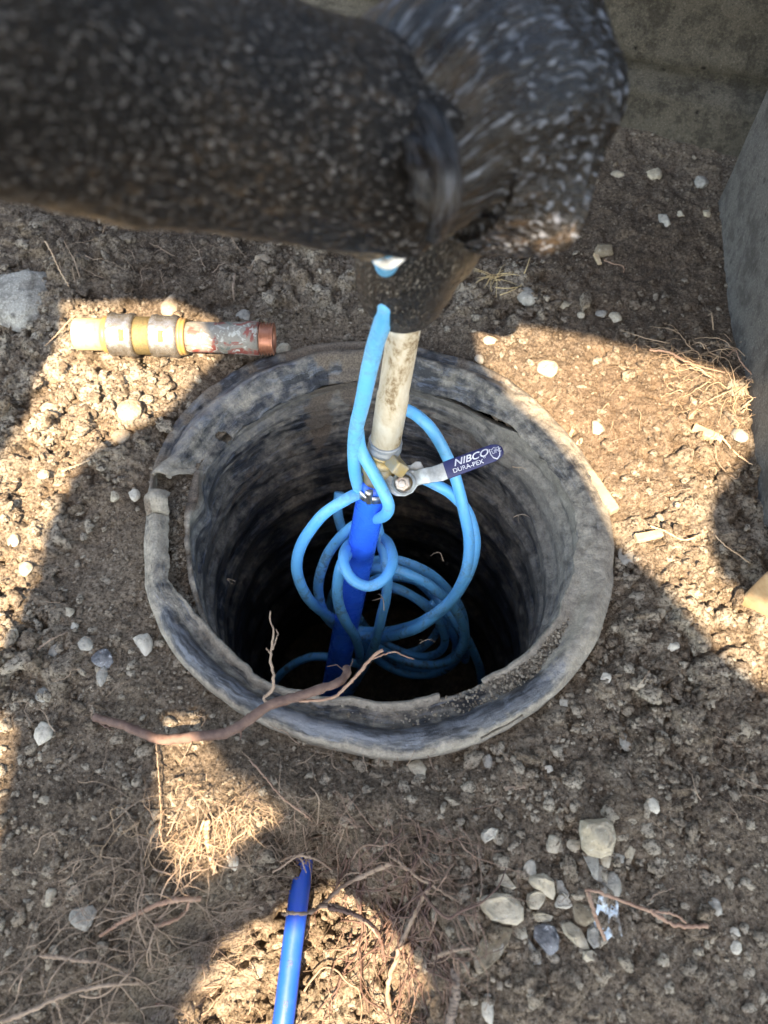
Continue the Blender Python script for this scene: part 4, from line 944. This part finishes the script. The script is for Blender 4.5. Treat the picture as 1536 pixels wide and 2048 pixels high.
rs = np.random.RandomState(77)
def mass(name, specs, mat, label):
    L = []
    for (px, py, z0, sx, sy, cnt, ln, r0, dr) in specs:
        cnt = int(cnt * .66)
        c = at(px, py, z0); L += fine_roots(rs, c, (sx, sy), cnt, ln, r0, dr)
    v, f = tubes(L, 5); return stuff(mk(name, v, f, mat), label, 'roots')
mass('matted_roots', [(410,1665,0,.036,.008,85,.045,.0006,R(-90)),(420,1625,0,.036,.012,70,.024,.0005,None),(500,1635,0,.020,.010,50,.035,.0006,R(-60)),(400,1675,0,.03,.005,12,.065,.0012,R(-90))], m_root4, 'mat of pale straw-coloured fine roots in the small sun patch below the barrel')
mass('fine_roots', [(330,1780,0,.05,.03,90,.07,.0007,None),(180,1900,0,.09,.05,80,.10,.0008,R(10)),(330,1950,0,.06,.04,70,.08,.0009,R(20)),(150,2000,0,.1,.03,40,.12,.0010,R(25)),(480,1700,0,.045,.014,120,.05,.0006,None),(560,1650,0,.04,.012,60,.05,.0007,R(-40))], m_root2, 'tangle of grey-brown fine roots over the soil left of the trench')
mass('fine_roots', [(770,1700,0,.05,.02,110,.07,.0008,R(-60)),(850,1850,-.03,.018,.06,90,.09,.0010,R(-85)),(820,1980,-.05,.022,.05,60,.09,.0011,R(-90)),(700,1650,0,.05,.014,60,.06,.0006,None)], simple('umber_root', (.15, .095, .07), (.26, .18, .135), 70, .85, b=.0005), 'hanging web of brown roots along the right bank of the trench')
L = []
for i in range(34):
    a0_ = at(rs.uniform(690, 890), rs.uniform(1660, 1900), 0); dr_ = R(rs.uniform(-125, -72)); ln_ = rs.uniform(.06, .15)
    q = spline(walk([a0_[0], a0_[1], 0], [math.cos(dr_), math.sin(dr_), 0], ln_, 12, .26, rs), 40)
    zg = ground(q[:, 0], q[:, 1]); zg = np.maximum(zg, np.convolve(np.pad(zg, 6, 'edge'), np.ones(13) / 13, 'valid')); q[:, 2] = zg + .004 + .018 * np.sin(np.linspace(0, math.pi, 40)) * rs.rand()
    r_ = rs.uniform(.0007, .0019) * np.linspace(1, .35, 40); L.append((q, r_))
    for b in range(rs.randint(2, 6)):
        k_ = rs.randint(5, 34); dd_ = (q[k_ + 1] - q[k_]) / np.linalg.norm(q[k_ + 1] - q[k_]) + rs.normal(size=3) * np.array([.8, .8, .15]); p = walk(q[k_], dd_, ln_ * rs.uniform(.15, .5), 7, .4, rs); L.append((spline(p, 14), r_[k_] * .7 * np.linspace(1, .35, 14)))
v, f = tubes(L, 6); stuff(mk('branching_roots', v, f, m_root), 'fan of reddish branching roots drooping over the right bank of the trench', 'roots')
mass('fine_roots', [(1400,760,0,.045,.025,75,.07,.0009,R(180)),(1450,820,0,.03,.03,45,.05,.0009,None),(1300,830,0,.07,.05,40,.03,.0006,None)], m_root4, 'sunlit clump of pale roots at the foot of the grey block')
mass('fine_roots', [(300,560,0,.10,.03,45,.07,.0007,None),(150,1450,0,.10,.08,45,.08,.0006,None),(1250,1550,0,.2,.12,40,.06,.0006,None),(1330,980,0,.08,.1,50,.05,.0006,None),(640,1560,0,.07,.02,40,.07,.0006,None)], m_root2, 'scattered thin root hairs over the dug soil around the barrel')

def line(ptsz, r0, r1, name, label, mat, n=60, cat='root', group=None, subs=(), wob=.0016, seed=1):
    """ptsz: (px, py, height above ground) ; subs the same, with own radii"""
    rs_ = np.random.RandomState(seed)
    def conv(l, k_):
        q = []
        for a_, b_, h in l:
            g_ = at(a_, b_, 0); zg = gz(g_[0], g_[1]); g_ = at(a_, b_, zg + h) if True else g_; q.append(g_)
        q = spline(q, k_); q[1:-1] += rs_.normal(size=(k_ - 2, 3)) * wob * .25; return q
    q = conv(ptsz, n); L = [(q, np.linspace(r0, r1, n) * (1 + .13 * rs_.normal(size=n)))]
    for sp_, a_, b_ in subs: L.append((conv(sp_, 30), np.linspace(a_, b_, 30)))
    v, f = tubes(L, 9); o = mk(name, v, f, mat, loc=q[0]); return tag(o, label, cat, group)
# the big root over the rim: heights absolute here
def root_abs(lines, mat, name, label, n=80, seed=4):
    L = []; rs_ = np.random.RandomState(seed)
    for l, a_, b_ in lines:
        q = spline([at(*p) for p in l], n); q[2:-2] += rs_.normal(size=(n - 4, 3)) * .00035; L.append((q, np.linspace(a_, b_, n) * (1 + .06 * rs_.normal(size=n))))
    return L
big = Root('snapped_root', at(450, 1470, .02), 'thick reddish-brown root lying across the front rim and jutting over the pit', 'root')
L = root_abs([([(190,1435,.012),(215,1442,.018),(245,1450,.024),(285,1466,.022),(325,1479,.020),(380,1474,.022),(440,1468,.024),(475,1456,.028),(510,1430,.034),(545,1408,.038),(590,1395,.040),(640,1378,.040),(675,1365,.038),(692,1350,.034),(693,1335,.030)], .0045, .0058)], m_root, 'a', '')
q = L[0][0]; L[0] = (q, .0042 + .0013 * np.sin(np.linspace(0, 3.1, len(q))) + .0003 * np.random.RandomState(1).normal(size=len(q)))
v, f = tubes(L, 14); big.part('stem', v, f, m_root)
L = root_abs([([(545,1410,.038),(528,1398,.04),(545,1378,.045),(547,1350,.05),(541,1318,.055),(544,1285,.06),(548,1262,.063),(540,1240,.066),(541,1222,.07)], .0020, .0007),
  ([(545,1300,.058),(555,1270,.062),(552,1258,.063)], .0008, .0004), ([(543,1310,.056),(532,1296,.06)], .0008, .0004)], m_root, 'a', '', 40)
v, f = tubes(L, 7); big.part('side_twig', v, f, m_root2)
L = root_abs([([(598,1402,.036),(640,1400,.036),(668,1394,.038),(690,1376,.042),(712,1352,.05),(735,1326,.056),(752,1308,.06),(766,1300,.062)], .0016, .0019),
  ([(745,1318,.058),(765,1310,.06),(790,1304,.062),(808,1312,.06),(828,1318,.058)], .0009, .0005), ([(722,1340,.053),(732,1334,.055)], .0010, .0004)], m_root, 'a', '', 40)
v, f = tubes(L, 8); big.part('pink_twig', v, f, m_root3)
L = root_abs([([(688,1340,.03),(680,1335,.025),(672,1330,.02),(655,1333,.012)], .0006, .0004), ([(694,1340,.03),(702,1330,.025),(706,1318,.02)], .0006, .0004), ([(190,1435,.012),(200,1445,.008),(225,1462,.004)], .002, .0008), ([(478,1460,.026),(482,1468,.02),(480,1480,.008)], .0012, .0005)], m_root, 'a', '', 20)
for q in L:
    v, f = tubes([q], 6); big.part('rootlet', v, f, m_root)

T = [
 ([(200,1872,.004),(250,1840,.012),(310,1812,.018),(355,1800,.018),(400,1798,.012)], .0017, .0026, m_root3, 'pink peeled root sloping up to a cut end at lower left', [([(310,1853,.012),(345,1842,.016),(372,1822,.018),(378,1804,.018)], .0018, .0012)]),
 ([(415,1640,.014),(413,1670,.012),(418,1705,.008),(432,1746,.004)], .0028, .0016, m_root4, 'bright straw-coloured root hanging straight down from the small sun patch', [([(408,1640,.014),(395,1680,.01),(372,1712,.01),(350,1700,.006)], .0012, .0006)]),
 ([(80,1910,.006),(140,1918,.012),(200,1926,.014),(240,1942,.010),(262,1958,.006)], .0020, .0010, m_root2, 'single grey root crossing the lower left soil', []),
 ([(0,2045,.010),(60,2022,.018),(110,1998,.02),(170,1978,.02),(240,1968,.018),(310,1965,.012)], .0022, .0012, m_root2, 'long pale root running out of the bottom left corner', [([(110,1998,.02),(120,2030,.014),(130,2060,.01)], .001, .0006)]),
 ([(270,2060,.016),(310,2025,.022),(345,1990,.022),(385,1960,.014)], .0045, .0026, m_rootd, 'thick dark root at the bottom left of the trench', []),
 ([(310,2010,.03),(345,1992,.03),(390,1978,.026),(440,1972,.016)], .0018, .0010, m_root3, 'pinkish root above the thick dark root at the trench edge', []),
 ([(565,1828,.09),(590,1826,.105),(616,1826,.10),(640,1812,.075),(690,1770,.035),(735,1748,.02),(780,1728,.014)], .0016, .0024, m_root2, 'grey root looped over the blue trench pipe', [([(640,1812,.075),(665,1812,.08),(700,1825,.07),(740,1850,.05),(762,1880,.03)], .0024, .0020),([(735,1748,.02),(700,1746,.02),(680,1760,.02)], .0012, .0008)]),
 ([(560,1722,.05),(585,1712,.075),(612,1712,.08),(640,1722,.07),(662,1738,.04)], .0016, .0012, m_root2, 'grey root draped over the buried upper end of the blue trench pipe', [([(545,1745,.05),(575,1725,.075),(600,1708,.08),(630,1700,.05)], .0012, .0008),([(590,1706,.075),(604,1722,.09),(612,1745,.095)], .0008, .0005)]),
 ([(655,1815,.09),(700,1826,.08),(738,1845,.07),(760,1875,.05),(770,1920,.04)], .0022, .0016, m_root, 'reddish root arching into the trench right of the blue pipe', []),
 ([(500,1520,.004),(530,1555,.010),(570,1600,.012),(610,1630,.010),(632,1650,.004)], .0011, .0008, m_root3, 'thin pink root running down from the barrel front', []),
 ([(312,1480,.006),(318,1560,.008),(322,1640,.01),(312,1700,.012)], .0008, .0005, m_root4, 'hair-thin straw root along the left edge of the small sun patch', []),
 ([(395,1430,.006),(410,1440,.010),(385,1480,.010),(360,1530,.004)], .0006, .0004, m_root2, 'hair-thin grey root by the left end of the snapped root', []),
 ([(1170,1780,.012),(1200,1785,.014),(1260,1808,.014),(1300,1822,.012),(1350,1850,.010),(1415,1852,.006)], .0016, .0020, m_root3, 'forked pinkish twig lying right of the stone heap', [([(1300,1822,.012),(1345,1828,.012),(1372,1846,.01)], .0014, .001),([(1175,1784,.012),(1190,1830,.016),(1210,1880,.010)], .0022, .0016)]),
 ([(1295,1812,.006),(1310,1790,.008),(1350,1775,.006)], .0007, .0005, m_root2, 'tiny curved twig above the forked pinkish twig', []),
 ([(955,1690,.004),(962,1740,.010),(962,1790,.01),(948,1850,.004)], .0008, .0006, m_root2, 'thin upright root left of the largest flat stone', []),
 ([(868,1915,.02),(905,1902,.014),(950,1894,.008)], .0020, .0012, m_root2, 'short grey root ending at the brown slab', []),
 ([(780,1710,.006),(830,1750,.012),(870,1775,.012),(920,1805,.006)], .0018, .0012, m_root2, 'straight grey root on top of the trench right bank', []),
 ([(860,1770,.01),(820,1850,.02),(795,1910,.03),(775,1980,.03),(790,2060,.03)], .0022, .0026, m_root2, 'long root hanging down the trench right bank', []),
 ([(905,1935,.012),(912,1985,.02),(898,2050,.02)], .0034, .0042, m_rootd, 'thick root at the bottom right of the trench', []),
 ([(88,478,.004),(105,508,.014),(122,545,.014),(138,572,.004)], .0015, .0008, m_root4, 'straight straw-coloured twig on dark soil at upper left', []),
 ([(470,550,.004),(466,575,.008),(468,600,.004)], .0016, .0010, m_root2, 'short grey twig standing above the fitting', []),
 ([(90,692,.006),(115,668,.010),(135,645,.010),(152,630,.006)], .0010, .0007, m_root4, 'thin sunlit root left of the cream stub', []),
 ([(125,942,.006),(150,932,.010),(180,920,.006)], .0018, .0008, m_root4, 'short sunlit twig at the edge of the left sun patch', []),
 ([(75,1298,.004),(105,1278,.008),(142,1260,.004)], .0014, .0008, m_root2, 'straight twig on mud beside the small pebbles at left', []),
 ([(1420,1060,.006),(1370,1080,.01),(1330,1062,.01),(1300,1052,.008)], .0010, .0014, m_root4, 'thin sunlit root running right from the pale bark piece', [([(1420,1060,.006),(1450,1090,.008),(1500,1125,.006)], .0010, .0008)]),
 ([(1530,770,.02),(1500,745,.03),(1480,720,.035),(1470,700,.03),(1455,712,.02)], .0010, .0007, m_root3, 'curling pink root standing against the grey block', []),
 ([(1300,700,.01),(1340,705,.016),(1370,722,.018),(1420,738,.016),(1450,745,.01)], .0016, .0012, m_root3, 'pinkish root along the upper edge of the right sun patch', []),
 ([(1440,870,.006),(1470,905,.01),(1505,930,.006)], .0014, .0008, m_root4, 'thin sunlit twig low beside the grey block', []),
 ([(1208,520,.004),(1225,527,.010),(1245,532,.008),(1248,545,.004)], .0008, .0005, m_root3, 'tiny curled pink root below the cut end of the lagging', []),
 ([(340,780,.16),(341,780,.16)], .0004, .0004, None, '', []),
]
for i, (l, a_, b_, mt, lab, subs) in enumerate(T):
    if mt is None: continue
    line(l, a_, b_, 'twig' if 'twig' in lab else 'root', lab, mt, cat='twig' if 'twig' in lab else 'root', subs=subs, seed=i)
# many middling root pieces around the right root ball
# dry grass tuft
L = []; c = at(985, 575, 0); c[2] = gz(c[0], c[1]) + .004
for i in range(26):
    a_ = rs.uniform(R(-200), R(60)); l_ = rs.uniform(.015, .045); p = walk(c + rs.normal(size=3) * .002, [math.cos(a_), math.sin(a_), .35], l_, 6, .12, rs, .1); L.append((spline(p, 10), .0006 * np.linspace(1, .5, 10)))
for (a_, b_) in (((1060, 515), (1045, 555)), ((1000, 590), (1050, 565)), ((990, 575), (1045, 572))):
    p = [at(*a_, .03), at((a_[0] + b_[0]) / 2, (a_[1] + b_[1]) / 2 + 3, .03), at(*b_, .02)]; L.append((spline(p, 10), np.full(10, .0007)))
v, f = tubes(L, 5); tag(mk('dry_grass_tuft', v, f, simple('straw', (.46, .34, .17), (.55, .43, .24), 60, .8), loc=c), 'dry straw-coloured grass tuft lying on clods right of the pipe', 'grass')

# wood pieces, concrete lump, post end, scrap
def slab(px, py, l_px, w_px, rot, th_, mat, label, name, cat, seed, h=.0, taper=.8):
    c = at(px, py, 0); zg = gz(c[0], c[1]); c = at(px, py, zg + th_); s = ((c - CAM) @ FW) / FPX; L2 = l_px * s / 2; W2 = w_px * s / 2
    nx, ny = 24, 8; V = []; rs_ = np.random.RandomState(seed); ca, sa = math.cos(R(rot)), math.sin(R(rot))
    u = np.linspace(-1, 1, nx); prof = [(-1, -.5), (-1, .3), (-.8, .5), (.8, .5), (1, .3), (1, -.5)]
    for i, a_ in enumerate(u):
        tw = 1 - (1 - taper) * (a_ + 1) / 2; e = (1 - .12 * (abs(a_) > .95)); jj = rs_.normal(size=2) * .04
        for b_, q in prof: V.append((a_ * L2, (b_ * tw * e + jj[0]) * W2, q * th_ * 1.2 * e + .05 * jj[1] * th_))
    V = np.array(V); V = np.stack([V[:, 0] * ca - V[:, 1] * sa, V[:, 0] * sa + V[:, 1] * ca, V[:, 2]], -1)
    F = [tuple(q) for q in grid_faces(nx, len(prof))] + [tuple(range(len(prof)))[::-1], tuple((nx - 1) * len(prof) + q for q in range(len(prof)))]
    o = mk(name, V, F, mat, smooth=False); o.location = (c[0], c[1], zg + th_ * .4 + h); return tag(o, label, cat)
slab(1200, 985, 100, 36, -62, .010, simple('grey_wood', (.24, .19, .13), (.32, .26, .18), 40, .85), 'weathered brown wood wedge lying against the right side of the rim', 'wood_wedge', 'wood', 3, .006, .6)
slab(1417, 864, 60, 20, -30, .010, m_wood, 'small sunlit wood offcut on the right sun patch', 'wood_offcut', 'wood', 4)
slab(1302, 1068, 62, 18, 12, .006, m_wood, 'pale curled bark piece in the right sun patch', 'bark_piece', 'bark', 5)
slab(1140, 870, 44, 9, 60, .004, m_wood, 'thin sunlit splinter beside the barrel on red soil', 'wood_splinter', 'wood', 6)
slab(1030, 1575, 42, 8, 6, .003, m_root2, 'short grey stick on the gravel under the barrel', 'stick', 'stick', 7)
slab(1196, 515, 30, 9, -80, .004, m_wood, 'small pale wood chip below the cut end of the lagging', 'wood_chip', 'wood', 8)
put_stone(18, 575, 170, 120, m_lump, 'large pale lump of old mortar at the left edge under the lagging', 201, 0, .5, .5, 'mortar_lump', 'rubble', None, .1)
# timber post end at the right edge
pc = at(1560, 1190, .03)
v, f = box(-.055, .055, -.045, .045, -.06, .075); v = v @ np.array(Matrix.Rotation(R(-35), 3, 'Z'))
o = mk('timber_post_end', v, f, simple('sawn_timber', (.30, .19, .10), (.40, .29, .17), 30, .8, b=.001), smooth=False); o.location = (pc[0] + .035, pc[1], .0); bev(o, .004, 3)
tag(o, 'cut end of a brown timber post at the right edge, its face in sun', 'post')
# crumpled white-blue scrap beside heap
nu = 22; uu, vv = np.meshgrid(np.linspace(-1, 1, nu), np.linspace(-1, 1, nu)); c = at(1213, 1825, .0)
hz_ = .004 * fbm(P3(uu.ravel() * 2, vv.ravel() * 2), 4, 300).reshape(uu.shape)
V = np.stack([uu * .011 * (1 - .3 * vv) + .004 * vv, vv * .024 + .003 * np.sin(uu * 5), hz_ + 0 * uu], -1).reshape(-1, 3); V[:, 2] += ground(V[:, 0] + c[0], V[:, 1] + c[1]) + .002
o = mk('plastic_scrap', np.stack([V[:, 0], V[:, 1], V[:, 2]], -1), grid_faces(nu, nu, False), simple('scrap_plastic', (.55, .66, .74), (.22, .20, .17), 70, .6, th=(.45, .55))); o.location = (c[0], c[1], 0)
md = o.modifiers.new('s', 'SOLIDIFY'); md.thickness = .0008
tag(o, 'scuffed pale blue-white scrap half buried right of the stone heap', 'scrap')

# ------------------------------------------------------------------ added unseen sheet shading the dig, cut open to shape the sun patches
H0 = 1.6
PATCH = [
 (0.0, [(158,612),(352,606),(432,640),(448,700),(395,758),(340,822),(240,880),(180,915),(130,985),(90,1060),(60,1180),(25,1290),(-60,1400),(-60,1010),(20,935),(62,850),(108,745),(142,690)]),
 (0.0, [(-60,1415),(20,1430),(38,1470),(22,1560),(10,1640),(0,1760),(-60,1800)]),
 (0.01, [(322,1442),(395,1438),(415,1500),(455,1545),(520,1560),(560,1620),(545,1665),(470,1690),(420,1760),(355,1740),(330,1640),(318,1540)]),
 (-.14, [(470,1820),(540,1790),(640,1775),(700,1725),(800,1745),(880,1790),(845,1860),(815,1960),(810,2130),(300,2130),(360,2010),(410,1930)]),
 (0.02, [(948,655),(1010,648),(1150,668),(1290,700),(1440,742),(1500,780),(1505,900),(1450,960),(1418,1010),(1415,1090),(1448,1160),(1500,1195),(1600,1180),(1640,1400),(1536,1385),(1440,1300),(1330,1170),(1240,1085),(1170,950),(1110,870),(1030,800),(965,720)]),
]
def shadow_sheet():
    cu = bpy.data.curves.new('sheet', 'CURVE'); cu.dimensions = '2D'; cu.fill_mode = 'BOTH'; cu.extrude = .0015
    off = SUN / SUN[2] * H0
    def add(P):
        s_ = cu.splines.new('POLY'); s_.points.add(len(P) - 1); s_.use_cyclic_u = True
        for q, p in zip(s_.points, P): q.co = (p[0], p[1], 0, 1)
    cx, cy = off[0], off[1]
    add([(cx - 1.1, cy - .95), (cx + 1.3, cy - .95), (cx + 1.3, cy + 1.5), (cx - 1.1, cy + 1.5)])
    for z0, poly in PATCH:
        w_ = np.array([at(a_, b_, z0) for a_, b_ in poly]); w_ = w_ + SUN * ((H0 - z0) / SUN[2]); add(w_)
    o = bpy.data.objects.new('sheet', cu); C.objects.link(o); dg = bpy.context.evaluated_depsgraph_get(); me = bpy.data.meshes.new_from_object(o.evaluated_get(dg))
    bpy.data.objects.remove(o); me.materials.clear(); me.materials.append(m_gobo); o = bpy.data.objects.new('gobo', me); C.objects.link(o); o.location = (0, 0, H0)
    return tag(o, 'added unseen tarpaulin stretched high above the dig, out of the picture', 'gobo')
shadow_sheet()
